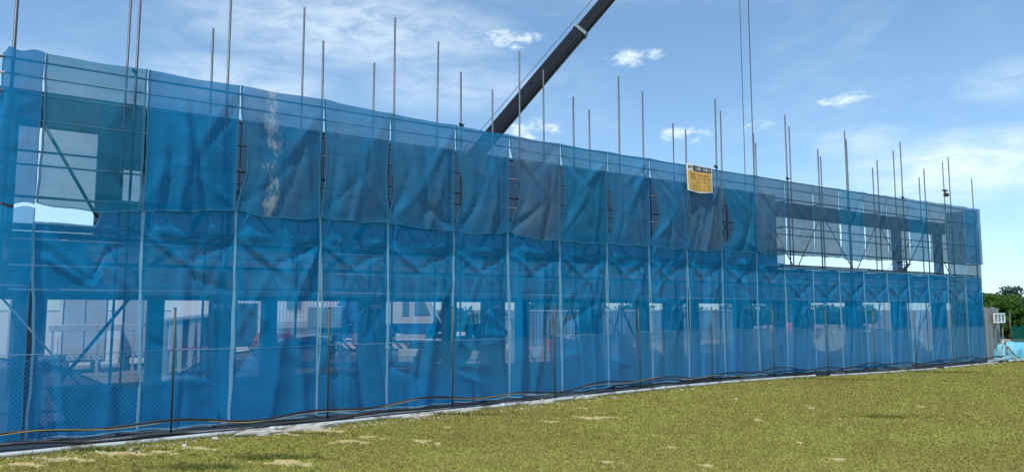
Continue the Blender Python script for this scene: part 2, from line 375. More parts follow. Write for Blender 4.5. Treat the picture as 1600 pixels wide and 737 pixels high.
def build_grass():
    N = 1250000
    x = rng.uniform(-1.5, 46, N); y = rng.uniform(-13.5, -.98, N)
    d = np.hypot(x, y + 17.06)
    # the wedge of lawn around what the camera sees, thinner with distance
    az = np.degrees(np.arctan2(x, y + 17.06))
    keep = (az > -9) & (az < 80) & (d > 8) & (rng.uniform(0, 1, N) < np.clip((15 / d) ** 1.6, .10, 1))
    clump = np.sin(x * 3.1 + 1.7 * np.sin(y * 2.3)) * np.sin(y * 3.7 + 1.3 * np.sin(x * 1.9))
    keep &= rng.uniform(0, 1, N) < .88 + .12 * clump
    keep &= rng.uniform(0, 1, N) > blobs(x, y, PATCH) * .93
    x, y, d = x[keep], y[keep], d[keep]; n = len(x)
    lush = blobs(x, y, LUSH)
    h = rng.uniform(.014, .042, n) * (1 + .9 * lush) * (1 + 1.3 * (y > -1.32) * rng.uniform(0, 1, n)); w = rng.uniform(.006, .012, n) * np.clip(d / 13, 1, 2.2)
    th = rng.uniform(0, 2 * np.pi, n); ln = rng.uniform(.3, 1.3, n) * h; la = rng.uniform(0, 2 * np.pi, n)
    z = gz(x, y)
    P = np.empty((n, 3, 3))
    P[:, 0] = np.stack([x - w * np.cos(th), y - w * np.sin(th), z], -1); P[:, 1] = np.stack([x + w * np.cos(th), y + w * np.sin(th), z], -1)
    P[:, 2] = np.stack([x + ln * np.cos(la), y + ln * np.sin(la), z + h], -1)
    me = bpy.data.meshes.new('grass'); me.vertices.add(3 * n); me.vertices.foreach_set('co', P.ravel().astype(np.float32))
    me.loops.add(3 * n); me.loops.foreach_set('vertex_index', np.arange(3 * n, dtype=np.int32))
    me.polygons.add(n); me.polygons.foreach_set('loop_start', np.arange(0, 3 * n, 3, dtype=np.int32)); me.polygons.foreach_set('loop_total', np.full(n, 3, np.int32))
    me.materials.append(M['grass_blade']); me.update()
    at = me.attributes.new('tint', 'FLOAT', 'POINT'); at.data.foreach_set('value', np.repeat(rng.uniform(0, 1, n) ** 2.2 * .8, 3).astype(np.float32))
    at = me.attributes.new('lush', 'FLOAT', 'POINT'); at.data.foreach_set('value', np.repeat(lush * .9, 3).astype(np.float32))
    cl = np.sin(x * 5.3 + 2 * np.sin(y * 4.1)) * np.sin(y * 6.7 + 2 * np.sin(x * 3.3)) * .5 + .5
    at = me.attributes.new('dry', 'FLOAT', 'POINT'); at.data.foreach_set('value', np.repeat((rng.uniform(0, 1, n) < .20 + .22 * cl ** 2) * rng.uniform(.4, 1, n), 3).astype(np.float32))
    me.validate()
    tag(link('grass', me), 'short yellowish green grass covering the lawn in front of the netting', 'grass', kind='stuff')
build_grass()

# ------------------------------------------------------------------ the unfinished two-storey building
def build_building():
    t = thing('unfinished_building', (0, 1.6, 0), 'unfinished two-storey concrete building standing behind the blue netting', 'building')
    G = 3.95
    def P(mb, name, m, par=t): return mb.build(name, m, par)
    # local y = 0 at the front face, 10 at the back
    MB().box(-.25, 40.6, -.02, 10.4, -.04, .05).build('floor_slab', 'concrete', t)
    for k in range(11):
        x = .55 + G * k
        P(MB().box(x - .28, x + .28, .02, .55, .05, 2.9, .015), 'column', 'concrete')
        P(MB().box(x - .25, x + .25, 9.6, 10.1, .05, 2.9, .015), 'column', 'concrete')
        P(MB().box(x - .2, x + .2, .6, 9.55, 2.95, 3.5), 'cross_beam', 'concrete')
    P(MB().box(-.3, 40.65, -.03, .6, 2.9, 3.62, .01), 'front_beam', 'concrete_dark')
    P(MB().box(-.3, 40.65, 9.55, 10.15, 2.9, 3.6, .01), 'back_beam', 'concrete')
    P(MB().box(-.3, 40.65, .0, 10.2, 3.625, 3.85), 'upper_slab', 'concrete')
    P(MB().box(-.3, 40.65, .02, .25, 3.852, 4.24), 'upstand', 'concrete_dark')
    # upper storey front wall: piers and panels, openings left at the corner and on the right
    zt = 7.3
    P(MB().box(-.3, .12, .0, .5, 4.243, zt), 'corner_pier', 'concrete_dark')
    P(MB().box(.123, 1.62, .02, .3, 6.55, zt), 'lintel', 'concrete_dark')
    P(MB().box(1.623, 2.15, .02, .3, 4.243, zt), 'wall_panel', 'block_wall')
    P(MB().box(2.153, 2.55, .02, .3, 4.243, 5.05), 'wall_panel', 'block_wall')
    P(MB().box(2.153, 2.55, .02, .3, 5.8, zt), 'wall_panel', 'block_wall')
    x = 2.553; pw = (26.3 - x) / 22
    for k in range(22):
        o = .02 + .03 * ((k * 7) % 3 == 0)
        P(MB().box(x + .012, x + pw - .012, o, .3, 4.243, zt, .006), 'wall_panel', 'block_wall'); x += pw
    P(MB().box(2.553, 26.3, .12, .22, 4.25, zt - .02), 'wall_core', 'concrete_dark')
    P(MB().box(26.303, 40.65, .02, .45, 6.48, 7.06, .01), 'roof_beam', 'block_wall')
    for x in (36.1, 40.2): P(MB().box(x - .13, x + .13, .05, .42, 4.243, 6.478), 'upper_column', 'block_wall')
    # a short stair flight with railing on the upper slab at the right
    s_ = P(MB().prism([(36.9, 3.853), (37.2, 3.853), (38.95, 4.95), (38.65, 4.95)], 1.0, 1.06), 'stair_stringer', 'galvanised')
    for k in range(7): P(MB().box(36.95 + .27 * k, 37.2 + .27 * k, 1.061, 1.8, 4.0 + .17 * k, 4.03 + .17 * k), 'tread', 'deck_metal', s_)
    for k in range(7): P(MB().tube([(37.05 + .27 * k, .95, 3.95 + .17 * k), (37.05 + .27 * k, .95, 4.9 + .17 * k)], .018, 6), 'railing_post', 'galvanised', s_)
    P(MB().tube([(36.9, .95, 4.85), (38.9, .95, 6.1)], .022, 6), 'handrail', 'galvanised', s_)
    # raking props on the ground floor
    for a, b, r in [((21.63, 4.4, 2.6), (23.1, 4.4, .06), .05), ((20.6, 4.4, .06), (21.5, 4.4, 2.6), .035), ((18.87, 4.4, 2.6), (19.9, 4.4, .06), .05), ((17.7, 4.4, .06), (18.75, 4.4, 2.6), .035),
                    ((30.2, 4.0, .06), (31.4, 4.0, 2.85), .04), ((14.5, 5.0, .06), (15.9, 5.0, 2.85), .045)]:
        P(MB().tube([a, b], r, 8), 'raking_prop', 'white_dull')
build_building()

# ------------------------------------------------------------------ scaffold
FRONT = [(-.05, 10.1), (2.11, 9.5), (3.99, 10.1), (6.26, 9.19), (8.19, 10.24), (10.21, 9.14), (12.17, 10.15), (14.23, 9.1), (16.09, 10.09), (18.59, 8.91), (20.77, 10.12), (22.9, 9.16), (24.97, 10.17),
         (27.08, 9.07), (29.1, 10.1), (31.52, 9.14), (33.58, 10.21), (35.68, 9.19), (38.09, 10.03), (40.5, 9.19)]
BACK = [(-.05, 9.3), (2.05, 10.3), (3.91, 9.37), (6.11, 10.43), (8.08, 9.33), (10.05, 10.35), (12.0, 9.25), (13.97, 10.23), (15.9, 9.22), (18.33, 10.28), (20.51, 9.21), (22.52, 10.23), (24.62, 9.24),
        (26.88, 10.22), (29.11, 9.2), (31.22, 10.25), (33.26, 9.17), (35.18, 10.23), (37.57, 9.16), (40.12, 10.23)]
FY, BY = .12, 1.3
def build_scaffold():
    t = thing('scaffold', (0, 0, 0), 'long galvanised tube scaffold with tall standards rising above the netting', 'scaffold')
    for row, y in ((FRONT, FY), (BACK, BY)):
        for x, z in row:
            z0 = gzf(x, -.4) * .5 if y < 1 else .03
            lean = random.uniform(-.05, .05)
            s_ = MB().tube([(x, y, z0 + .0), (x + lean * .3, y, 5.0), (x + lean, y, z)], .027, 8).build('standard', 'galvanised', t, True)
            MB().box(x - .07, x + .07, y - .07, y + .07, z0 - .004, z0 + .01).build('base_plate', 'galvanised', s_)
            if random.random() < .14 and y < 1:
                MB().box(x - .045, x + .04, y - .06, y + .04, 7.60, 7.67, .015).box(x - .085, x - .03, y - .04, y + .03, 7.63, 7.70, .015).build('coupler', 'coupler', s_)
    cut = [(-.3, 6.4), (6.2, 12.4), (12.3, 18.4), (18.2, 24.6), (24.4, 30.7), (30.5, 36.5), (36.3, 40.75)]
    for z, y, m, r in [(.62, FY + .06, 'galvanised', .024), (2.98, FY + .06, 'scaffold_light', .026), (3.08, BY - .06, 'scaffold_light', .026), (3.46, FY + .06, 'scaffold_light', .024), (3.80, BY - .06, 'scaffold_light', .026), (3.95, FY + .06, 'scaffold_light', .024),
                       (4.26, FY + .06, 'galvanised', .026), (4.80, FY + .06, 'galvanised', .024), (4.95, BY - .06, 'galvanised', .024), (5.62, BY - .06, 'galvanised', .024), (5.72, FY + .06, 'galvanised', .024),
                       (6.55, BY - .06, 'galvanised', .024), (6.85, FY + .06, 'galvanised', .026), (7.22, FY + .06, 'scaffold_light', .024), (7.52, FY + .05, 'galvanised', .024)]:
        for a, b in cut:
            dz = random.uniform(-.02, .02)
            MB().tube([(a, y, z + dz), (b, y, z + dz + random.uniform(-.02, .02))], r, 6).build('ledger', m, t, True)
    for k, (x, z) in enumerate(FRONT):
        xb = BACK[k][0]
        for zz in (2.9, 4.2, 6.78):
            MB().tube([(x + .05, FY - .04, zz), (xb + .05, BY + .15, zz)], .022, 6).build('transom', 'galvanised', t, True)
    for k in range(len(FRONT) - 1):
        x0, x1 = FRONT[k][0], FRONT[k + 1][0]
        if k == 0: pass
        elif k % 2 == 0: MB().tube([(x0 + .1, BY + .06, 6.6), (x1 - .05, BY + .06, 4.25)], .022, 6).build('brace', 'galvanised', t, True)
        else: MB().tube([(x0 + .1, BY + .06, 4.25), (x1 - .05, BY + .06, 6.6)], .022, 6).build('brace', 'galvanised', t, True)
        if k % 3 != 1: MB().tube([(x0 + .05, BY + .05, 2.85 if k % 2 == 0 else .25), (x1 - .05, BY + .05, .25 if k % 2 == 0 else 2.85)], .024, 6).build('brace', 'scaffold_light', t, True)
        for j in range(3):
            y0 = .30 + j * .31
            MB().box(x0 + .03, x1 - .03, y0, y0 + .28, 4.225, 4.265).build('deck_plank', 'deck_metal', t)
    MB().tube([(2.39, BY + .08, 2.86), (1.15, BY + .08, 1.1)], .036, 8).build('brace', 'galvanised', t, True)
    MB().tube([(.57, BY + .08, 6.5), (1.65, BY + .08, 4.6)], .034, 8).build('brace', 'galvanised', t, True)
    # small floodlight clamped to one of the standards near the right end
    MB().box(37.28, 37.46, -.12, .06, 8.0, 8.16, .02).box(37.36, 37.39, -.02, .03, 8.14, 8.30).box(37.22, 37.58, -.04, .1, 8.28, 8.34, .01).build('floodlight', 'coupler', t)
build_scaffold()

# ------------------------------------------------------------------ netting
XJ = [.4, 2.31, 4.21, 6.16, 7.93, 9.84, 11.61, 13.45, 15.34, 17.15, 18.95, 20.73, 22.66, 24.35, 26.15, 27.95, 29.75, 31.6, 33.4, 35.2, 37.0, 38.75, 40.5]
ZT = [7.64, 7.65, 7.64, 7.65, 7.57, 7.54, 7.51, 7.49, 7.48, 7.49, 7.48, 7.45, 7.49, 7.46, 7.47, 7.49, 7.51, 7.53, 7.56, 7.58, 7.60, 7.61, 7.62]
ZB = [4.66, 4.66, 4.77, 4.76, 4.73, 4.70, 4.71, 4.65, 4.61, 4.66, 4.65, 4.66, 4.64, 4.65, 4.66, 4.68, 4.71, 4.75, 4.79, 4.80, 4.82, 4.83, 4.84]
def net_points(x0, x1, zt0, zt1, zb0, zb1, y0, seed, gl=0.0, gr=0.0, gp=1.25, sag_t=.05, sag_b=.05, billow=.06, folds=4, famp=.06, slant=0.0, crease=(), wob=(0, 0), nu=26, nv=46, xb0=None, xb1=None, swag=None, ties=()):
    rr = random.Random(seed); xb0 = x0 if xb0 is None else xb0; xb1 = x1 if xb1 is None else xb1
    F = [(rr.uniform(.08, .92), rr.uniform(-.35, .35) + slant, rr.uniform(-.25, .25), rr.uniform(.025, .08), rr.uniform(-1, 1) * famp, rr.uniform(0, .5), rr.uniform(.6, 1.3)) for _ in range(folds)]
    w0, w1 = rr.uniform(0, 6), rr.uniform(0, 6); W_, H_ = abs(x1 - x0), abs(zt0 - zb0)
    P = []
    for i in range(nv):
        v = i / (nv - 1); row = []
        e = math.sin(math.pi * v ** gp)
        xl = x0 + (xb0 - x0) * v + gl * e * e + wob[0] * math.sin(w0 + v * 7) * .5 + .006 * math.sin(v * 31 + w1)
        xr = x1 + (xb1 - x1) * v - gr * e * e + wob[1] * math.sin(w1 + v * 6) * .5 + .006 * math.sin(v * 29 + w0)
        for j in range(nu):
            u = j / (nu - 1); x = xl + (xr - xl) * u
            zt = zt0 + (zt1 - zt0) * u - sag_t * 4 * u * (1 - u) + .006 * math.sin(u * 11 + seed)
            if swag: zt += swag(u)
            zb = zb0 + (zb1 - zb0) * u - sag_b * 4 * u * (1 - u) + .015 * math.sin(u * 13 + seed * 2)
            z = zt + (zb - zt) * v
            y = -billow * math.sin(math.pi * u) * math.sin(math.pi * min(1, v * .95))
            for c, k, q, w, a, vs_, g_ in F:
                dd = (u - (c + k * (v - .3) + q * v * v)) / w
                y -= a * (math.exp(-dd * dd) if g_ < .8 else .8 * math.exp(-abs(dd) * 1.2)) * min(1, max(0, (v - vs_ * .4) * 2)) * (1 - .5 * v)
            for ua, va, ub, vb, a, w in ties:   # sharp tension creases running out from the tie points
                ex, ez = (ub - ua) * W_, (vb - va) * H_; L2 = ex * ex + ez * ez
                qx, qz = (u - ua) * W_, (v - va) * H_; tt = min(1, max(0, (qx * ex + qz * ez) / L2))
                dd = math.hypot(qx - tt * ex, qz - tt * ez) / w
                y -= a * math.exp(-dd) * (1 - tt) ** .6 * min(1, tt * 8)
            for (cv, amp, fr) in crease:      # gathered band
                dv = (v - cv) / .035
                y -= amp * math.exp(-dv * dv) * (0.6 + .4 * math.sin(u * fr + seed))
            y -= .016 * mnoise.noise(Vector((x * 2.2, z * 2.6, seed * 1.7))) + .006 * mnoise.noise(Vector((x * 7, z * 9, seed * .7)))
            edge = min(u, 1 - u) * 2
            y = y * min(1, .25 + edge * 2.2)
            row.append(Vector((x, y0 + min(y, .05), z)))
        P.append(row)
    return P
def ribbon(P, side, w, dy):
    """hem: a doubled strip along one edge of the sheet"""
    out = []
    if side in ('l', 'r'):
        for row in P:
            a, b = (row[0], row[-1]) if side == 'l' else (row[-1], row[0])
            d = (b - a).normalized(); out.append([a + Vector((-d.x * .012, dy, 0)), a + Vector((d.x * w * .5, dy - .006, 0)), a + Vector((d.x * w, dy, 0))])
    elif side == 'b':
        for p in P[-1]: out.append([p + Vector((0, dy, -.008)), p + Vector((0, dy, w))])
    else:
        for p in P[0]: out.append([p + Vector((0, dy, .006)), p + Vector((0, dy - .01, -w * .5)), p + Vector((0, dy, -w))])
    return out
def hang_net(name, P, m, label, group, hem, sides, hw=.05):
    bx, by = (P[-1][0] + P[-1][-1]) / 2, P[-1][0].z
    o0 = Vector((P[0][0].x, P[0][0].y, by))
    Q = [[p - o0 for p in r] for r in P]
    o = MB().quadgrid(Q).build(name, m, None, True, tuple(o0)); tag(o, label, 'safety net', group)
    for s_ in sides: MB().quadgrid(ribbon(Q, s_, hw if s_ != 'b' else hw * .6, -.010)).build('hem', hem, o, True)
    return o
UP = {  # index: material, left gap, right gap, slant, look
    0: ('net_teal_open', .03, .0, 0, 'see-through teal upper net panel over the window opening'),
    1: ('net_blue', .03, .0, .05, 'plain bright blue upper net panel without gaps'),
    2: ('net_spatter', .20, .02, -.2, 'upper blue net panel with white paint spattered down it'),
    3: ('net_dusty', .10, .05, -.25, 'dusty blue upper net panel right of the paint-spattered one'),
    4: ('net_dusty', .10, .02, .2, 'dusty blue upper net panel'), 5: ('net_dusty', .24, .0, -.3, 'dusty blue upper net panel left of the crane boom'),
    6: ('net_grey', .38, .0, -.45, 'greyish upper net panel below the foot of the crane boom'), 7: ('net_teal', .16, .05, -.3, 'teal upper net panel right of the crane boom'),
    8: ('net_dusty', .16, .0, .0, 'blue upper net panel right of the teal one'), 9: ('net_dusty', .42, .0, .4, 'folded blue upper net panel just left of the yellow banner'),
    10: ('net_grey', .06, .05, .0, 'grey upper net panel with the yellow banner on it'), 11: ('net_teal', .55, .0, -.1, 'teal upper net panel just right of the yellow banner'),
    12: ('net_grey', .03, .0, .0, 'grey-blue upper net panel, last before the see-through ones'), 13: ('net_grey_open', .06, .0, .1, 'see-through grey upper net panel, first with sky behind'),
    14: ('net_grey_open', .05, .02, 0, 'see-through grey upper net panel'), 15: ('net_blue_open', .1, .0, 0, 'see-through bluer upper net panel'), 16: ('net_grey_open', .10, .0, .1, 'see-through grey upper net panel with a slit at its left edge'),
    17: ('net_grey_open', .05, .0, 0, 'see-through grey upper net panel'), 18: ('net_blue_open', .1, .0, .1, 'see-through blue upper net panel'), 19: ('net_grey_open', .1, .0, 0, 'see-through grey upper net panel'),
    20: ('net_grey_open', .04, .0, .1, 'see-through grey upper net panel'), 21: ('net_blue_open', .05, .0, 0, 'see-through blue upper net panel at the right end of the scaffold')}
for k in range(22):
    m, gl, gr, sl, look = UP[k]; opn = m.endswith('open')
    P = net_points(XJ[k] + (.07 if k == 0 else .02), XJ[k + 1] - .02, ZT[k], ZT[k + 1], ZB[k] + random.Random(50 + k).uniform(-.05, .03), ZB[k + 1] + random.Random(50 + k + 1).uniform(-.05, .03), -.15, 11 + k, gl, gr, 1.0 + .13 * ((k * 5) % 7), .025, random.Random(k).uniform(.0, .10), .10, 6, .15 if not opn else .08, sl, ties=[(random.Random(900 + 7 * k + q).choice([0, 1]), random.Random(700 + 7 * k + q).choice([.02, .1, .97]), random.Random(800 + 7 * k + q).uniform(.2, .8), random.Random(600 + 7 * k + q).uniform(.35, .8), (-1) ** q * random.Random(500 + 7 * k + q).uniform(.05, .13), .08) for q in range(5)])
    hang_net('upper_net_panel', P, m, '%s, %s in top row' % (look, ORD[k]), 'upper row of net panels', 'hem_dull', 'lrb', .032)
def corner_net(name, zt, zb, m, label, seed):
    P = []
    for i in range(40):
        v = i / 39; row = []
        fl = .10 * v + .04 * math.sin(v * 5 + seed)
        path = [(.45, -.10), (.2, -.10), (.0, -.06), (-.14 - fl, -.02), (-.22 - fl, .25), (-.24 - fl, .8), (-.22 - fl * .5, 1.45)]
        for j in range(25):
            s_ = j / 24 * 6; a = min(5, int(s_)); f = s_ - a
            x = path[a][0] + (path[a + 1][0] - path[a][0]) * f; y = path[a][1] + (path[a + 1][1] - path[a][1]) * f
            y += .02 * mnoise.noise(Vector((x * 4, zt * v * 2, seed))); x += .02 * mnoise.noise(Vector((y * 4, v * 6, seed)))
            row.append(Vector((x, y, zt + (zb - zt) * v + .03 * math.sin(j * .7))))
        P.append(row)
    return hang_net(name, P, m, label, None, 'hem_dull', 'l', .04)
corner_net('corner_net', 7.66, 4.62, 'net_blue', 'upper blue net wrapped round the left corner of the scaffold', 3)
corner_net('corner_net', 4.55, .12, 'net_lower', 'lower blue net wrapped round the left corner of the scaffold', 5)

lean_b = [random.Random(77 + k).uniform(.0, .12) for k in range(24)]
LTOP = [4.30] + [4.88] * 12 + [4.20] * 9
for k in range(22):
    x0, x1 = XJ[k] + .05, XJ[k + 1] + .05
    rr = random.Random(100 + k)
    zb0, zb1 = .12 + gzf(x0, -.3), .12 + gzf(x1, -.3)
    top = LTOP[k]
    hgt = top - .12
    cr = [((top - 4.22) / hgt, .07, 7.0), ((top - 4.47) / hgt, .06, 11.0)] if top > 4.5 else [(.03, .03, 6.0)]
    m = 'net_lower' if k not in (20, 21) else ('net_teal' if k == 20 else 'net_blue')
    xb = rr.uniform(-.06, .06)
    sw = (lambda u: .52 * min(1, max(0, (u - .56) / .07))) if k == 0 else None
    P = net_points(x0 - .008, x1 + .008, top, top, zb0, zb1, 0.0, 200 + k, rr.choice([0, 0, .01, .05]), rr.choice([0, 0, .01, .04]), 1.0, .02, .02, .06, 11, .14, rr.uniform(-.9, .9), cr, (.03, .03), 36, 80, x0 + lean_b[k] - .008, x1 + lean_b[k + 1] + .008, swag=sw,
                   ties=[(rr.choice([0, 1]), rr.choice([.02, .14, .3, .42, .62, .8]) + rr.uniform(-.03, .03), rr.uniform(.25, .75), rr.uniform(.05, .95), rr.choice([-1, 1, 1]) * rr.uniform(.03, .08) * (1 if k < 10 else .6), rr.uniform(.04, .09)) for _ in range(9 if k < 10 else 6)]
                   + [(0, .14, .7, .34, .09, .06), (1, .14, .35, .30, -.08, .07)])
    hang_net('lower_net_panel', P, m, 'tall %s net panel between bright hems, %s from left in lower row' % ('teal' if k == 20 else 'blue', ORD[k]), 'lower row of net panels', 'hem_bright', 'lrbt', .038)
for k in range(15):   # a second layer hung loosely over the bottom two metres
    x0 = -.1 + k * 2.71; x1 = x0 + 2.78; rr = random.Random(400 + k)
    a_, b_, c_ = rr.uniform(.15, .5), rr.uniform(.3, .7), rr.uniform(.12, .3)
    zl, zr = (1.75, .7) if k % 3 == 0 else ((.75, 1.85) if k % 3 == 1 else (1.7, 1.6))
    if k in (3, 4): zl, zr, a_ = .7, .8, .15
    P = net_points(x0 - .25, min(x1 + .25, 40.5), zl + rr.uniform(-.2, .2), zr + rr.uniform(-.2, .2), .09 + gzf(x0, -.3), .09 + gzf(x1, -.3), .05 + .012 * (k % 2), 500 + k, 0, 0, 1, .0, .0, .0, 5, .03, rr.uniform(-.4, .4), (), (.03, .03), 26, 24,
                   swag=lambda u: a_ * math.exp(-((u - b_) / c_) ** 2) - .15 * math.sin(u * 3.1))
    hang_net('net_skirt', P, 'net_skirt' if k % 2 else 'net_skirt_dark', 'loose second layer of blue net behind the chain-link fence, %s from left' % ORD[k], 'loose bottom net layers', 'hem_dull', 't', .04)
P = [[Vector((40.5 + .12 * v + .05 * math.sin(6 * v + 3 * u), -.02 + 1.5 * u, 7.6 + (.08 - 7.6) * v)) for u in [j / 10 for j in range(11)]] for v in [i / 40 for i in range(41)]]
hang_net('end_net', P, 'net_blue_open', 'blue net closing the right end of the scaffold', None, 'hem_dull', 'l', .05)

# ------------------------------------------------------------------ banner on the net
def text_mesh(body, size, name, m, parent, loc, rot):
    cu = bpy.data.curves.new(name, 'FONT'); cu.body = body; cu.size = size; cu.align_x = 'CENTER'; cu.align_y = 'CENTER'; cu.extrude = .003
    tmp = bpy.data.objects.new('tmp', cu); col.objects.link(tmp)
    me = bpy.data.meshes.new_from_object(tmp.evaluated_get(bpy.context.evaluated_depsgraph_get())); bpy.data.objects.remove(tmp); bpy.data.curves.remove(cu)
    me.materials.clear(); me.materials.append(M[m]); me.name = name
    o = link(name, me, parent, loc); o.rotation_euler = rot
    return o
def build_banner():
    W, H = 1.30, .90
    t = thing('banner', (19.38, -.31, 6.56), 'yellow warning banner with black header tied to the grey upper net', 'banner')
    def yy(u, v): return -.02 * math.sin(3.2 * u * math.pi + .5) * (.4 + v) - .03 * v
    def zz(u, v): return H * (1 - v) - .045 * math.sin(math.pi * (u * 1.1)) * v + (.03 * math.sin(u * 5 + 1)) * (1 - v) * .5
    def patch(u0, u1, v0, v1, dy, nu=16, nv=10):
        return [[(-W / 2 + W * (u0 + (u1 - u0) * j / nu), yy(u0 + (u1 - u0) * j / nu, v0 + (v1 - v0) * i / nv) - dy, zz(u0 + (u1 - u0) * j / nu, v0 + (v1 - v0) * i / nv)) for j in range(nu + 1)] for i in range(nv + 1)]
    MB().quadgrid(patch(0, 1, 0, 1, 0)).build('sheet', 'banner_white', t, True)
    MB().quadgrid(patch(.035, .965, .24, .955, .006)).build('yellow_field', 'banner_yellow', t, True)
    MB().quadgrid(patch(.25, .965, .03, .225, .006)).build('header', 'banner_black', t, True)
    lg = MB()
    for i, (a, b) in enumerate([(.06, .11), (.13, .16), (.18, .22)]): lg.quadgrid(patch(a, b, .06, .17 - .02 * i, .009, 3, 3))
    lg.build('emblem', 'banner_black', t)
    # rows of lettering, too small in the photograph to read: letter-sized strokes
    rr = random.Random(3)
    def row(u0, u1, v0, v1, n, nm, m, skip=()):
        mb = MB()
        for k in range(n):
            if k in skip: continue
            a = u0 + (u1 - u0) * k / n; w = (u1 - u0) / n
            mb.quadgrid(patch(a, a + w * .28, v0, v1, .012, 1, 2))
            if rr.random() < .8: mb.quadgrid(patch(a + w * .28, a + w * .72, v0 + (v1 - v0) * rr.choice([0, .4, .75]), v0 + (v1 - v0) * rr.choice([.8, 1]), .012, 1, 2))
        tag(mb.build(nm, m, t), kind='stuff')
    row(.36, .92, .075, .175, 12, 'header_lettering', 'banner_white', (5,))
    row(.12, .86, .30, .385, 13, 'lettering', 'banner_red', (4,)); row(.14, .88, .43, .52, 12, 'lettering', 'banner_red', (4,)); row(.38, .76, .57, .645, 6, 'lettering', 'banner_red')
    for v in (.70, .76, .82, .88): row(.08, .9, v, v + .022, 26, 'small_print', 'banner_red', (7, 15, 20))
build_banner()

# ------------------------------------------------------------------ chain-link fence, cables, pipe
def build_fence():
    FYY = -.55; sp = 3.3; X0 = -.3
    t = thing('chain_link_fence', (0, FYY, 0), 'chain-link fence on tall olive green posts in front of the netting', 'fence')
    w = .045; mb = MB(); nz = 38; nx = int(sp / w)
    for j in range(nx):
        for k in range(nz):
            x0 = j * w + w * (.06 + .88 * ((k + j) % 2)); x1 = j * w + w * (.06 + .88 * ((k + j + 1) % 2))
            zo = lambda xx: .05 + .03 * math.sin(xx * 1.904) + .018 * math.sin(xx * 5.712 + 1) + .012 * math.sin(xx * 13.33)
            p, q = Vector((x0, 0, zo(x0) + k * w)), Vector((x1, 0, zo(x1) + (k + 1) * w)); b = len(mb.v); r = .0020
            n = Vector((q.z - p.z, 0, -(q.x - p.x))).normalized() * r
            for e in (p, q): mb.v += [tuple(e + n), tuple(e - n), tuple(e + Vector((0, -2 * r, 0)))]
            mb.f += [(b, b + 1, b + 4, b + 3), (b + 1, b + 2, b + 5, b + 4), (b + 2, b, b + 3, b + 5)]
    me = mb.mesh('chain_link_mesh', 'wire')
    for k in range(13):
        x = X0 + sp * k; z = gzf(x, FYY); h = 2.6 if k < 5 else 2.48
        lean = random.uniform(-.03, .03); ly = random.uniform(-.03, .03)
        MB().box(-.028, .028, -.028, .028, 0, 1, .004)
        p = MB().tube([(x, 0, z - .05), (x + lean * .5, ly * .5, z + h * .5), (x + lean, ly, z + h)], .024, 8).build('post', 'post_green', t, True)
        MB().tube([(x + lean, ly, z + h - .002), (x + lean, ly, z + h + .02)], .028, 8).build('post_cap', 'post_green', p)
        if k < 12:
            link('chain_link_mesh', me, t, (x, -.03, gzf(x + sp / 2, FYY)))
            for hz, rr in ((1.76, .007),):
                MB().tube([(x, -.035, z + hz), (x + sp / 2, -.035, (z + gzf(x + sp, FYY)) / 2 + hz - .02), (x + sp, -.035, gzf(x + sp, FYY) + hz)], rr, 5).build('line_wire', 'wire', t, True)
build_fence()
def cable(name, y, zf, r, m, label, x0=-1.0, x1=41.0, wy=.03, cat='cable', n=220, seed=0, sides=6):
    pts = []
    for i in range(n + 1):
        x = x0 + (x1 - x0) * i / n
        pts.append((x - x0, wy * math.sin(x * 1.3 + seed) + wy * .6 * math.sin(x * 3.1 + seed * 2), gzf(x, y) + zf(x)))
    o = MB().tube(pts, r, sides).build(name, m, None, True, (x0, y, 0)); return tag(o, label, cat)
cable('cable', -.64, lambda x: .30 + .05 * math.sin(x * .9) + .05 * math.sin(x * 2.2 + 1), .022, 'cable_black', 'thick black cable strung along the foot of the chain-link fence', seed=1)
cable('cable', -.67, lambda x: .275 + .06 * math.sin(x * .85 + .3) + .045 * math.sin(x * 2.3 + .4), .007, 'cable_yellow', 'thin yellow cable strung beside the black one along the fence', x1=21, seed=2)
cable('cable', -.70, lambda x: .10 + .05 * math.sin(x * .7 + 2) + .03 * math.sin(x * 2.7), .026, 'cable_black', 'lower black cable sagging just above the white pipe', seed=3)
cable('cable', -.58, lambda x: .20 + .04 * math.sin(x * 1.1 + 2) + .03 * math.sin(x * 3.0), .02, 'cable_black', 'black cable bunched along the right half of the fence foot', x0=15, seed=5)
cable('cable', -.50, lambda x: .05 + .01 * math.sin(x * .9), .016, 'pipe_white', 'thin pale conduit lying behind the white pipe', x1=14, seed=4)
# white drain pipe in lengths, lying on the ground in front of the fence
for a, b, ya, yb, lab in [(-1.2, 5.0, -1.12, -.98, 'white drain pipe on the ground, leftmost length'), (4.9, 11.0, -.98, -.88, 'white drain pipe on the ground, second length from left'),
                         (10.9, 17.0, -.88, -.82, 'white drain pipe on the ground, middle length below the banner side'), (17.0, 24.6, -.82, -.95, 'white drain pipe on the ground, fourth length from left'),
                         (25.4, 33.0, -1.1, -1.2, 'thin white drain pipe on the grass edge towards the right'), (34.0, 39.4, -1.1, -1.0, 'short white drain pipe near the right end of the fence')]:
    pts = [(i / 24 * (b - a), (yb - ya) * i / 24 + .015 * math.sin(i * .8), gzf(a + (b - a) * i / 24, ya) + .04) for i in range(25)]
    o = MB().tube(pts, .052 if a < 20 else .045, 12).build('drain_pipe', 'pipe_white', None, True, (a, ya, 0)); tag(o, lab, 'pipe', 'lengths of white drain pipe')
    MB().tube([(pts[-1][0] - .14, pts[-1][1], pts[-1][2]), (pts[-1][0] + .02, pts[-1][1], pts[-1][2])], .063 if a < 20 else .055, 12).build('socket', 'pipe_white', o, True)
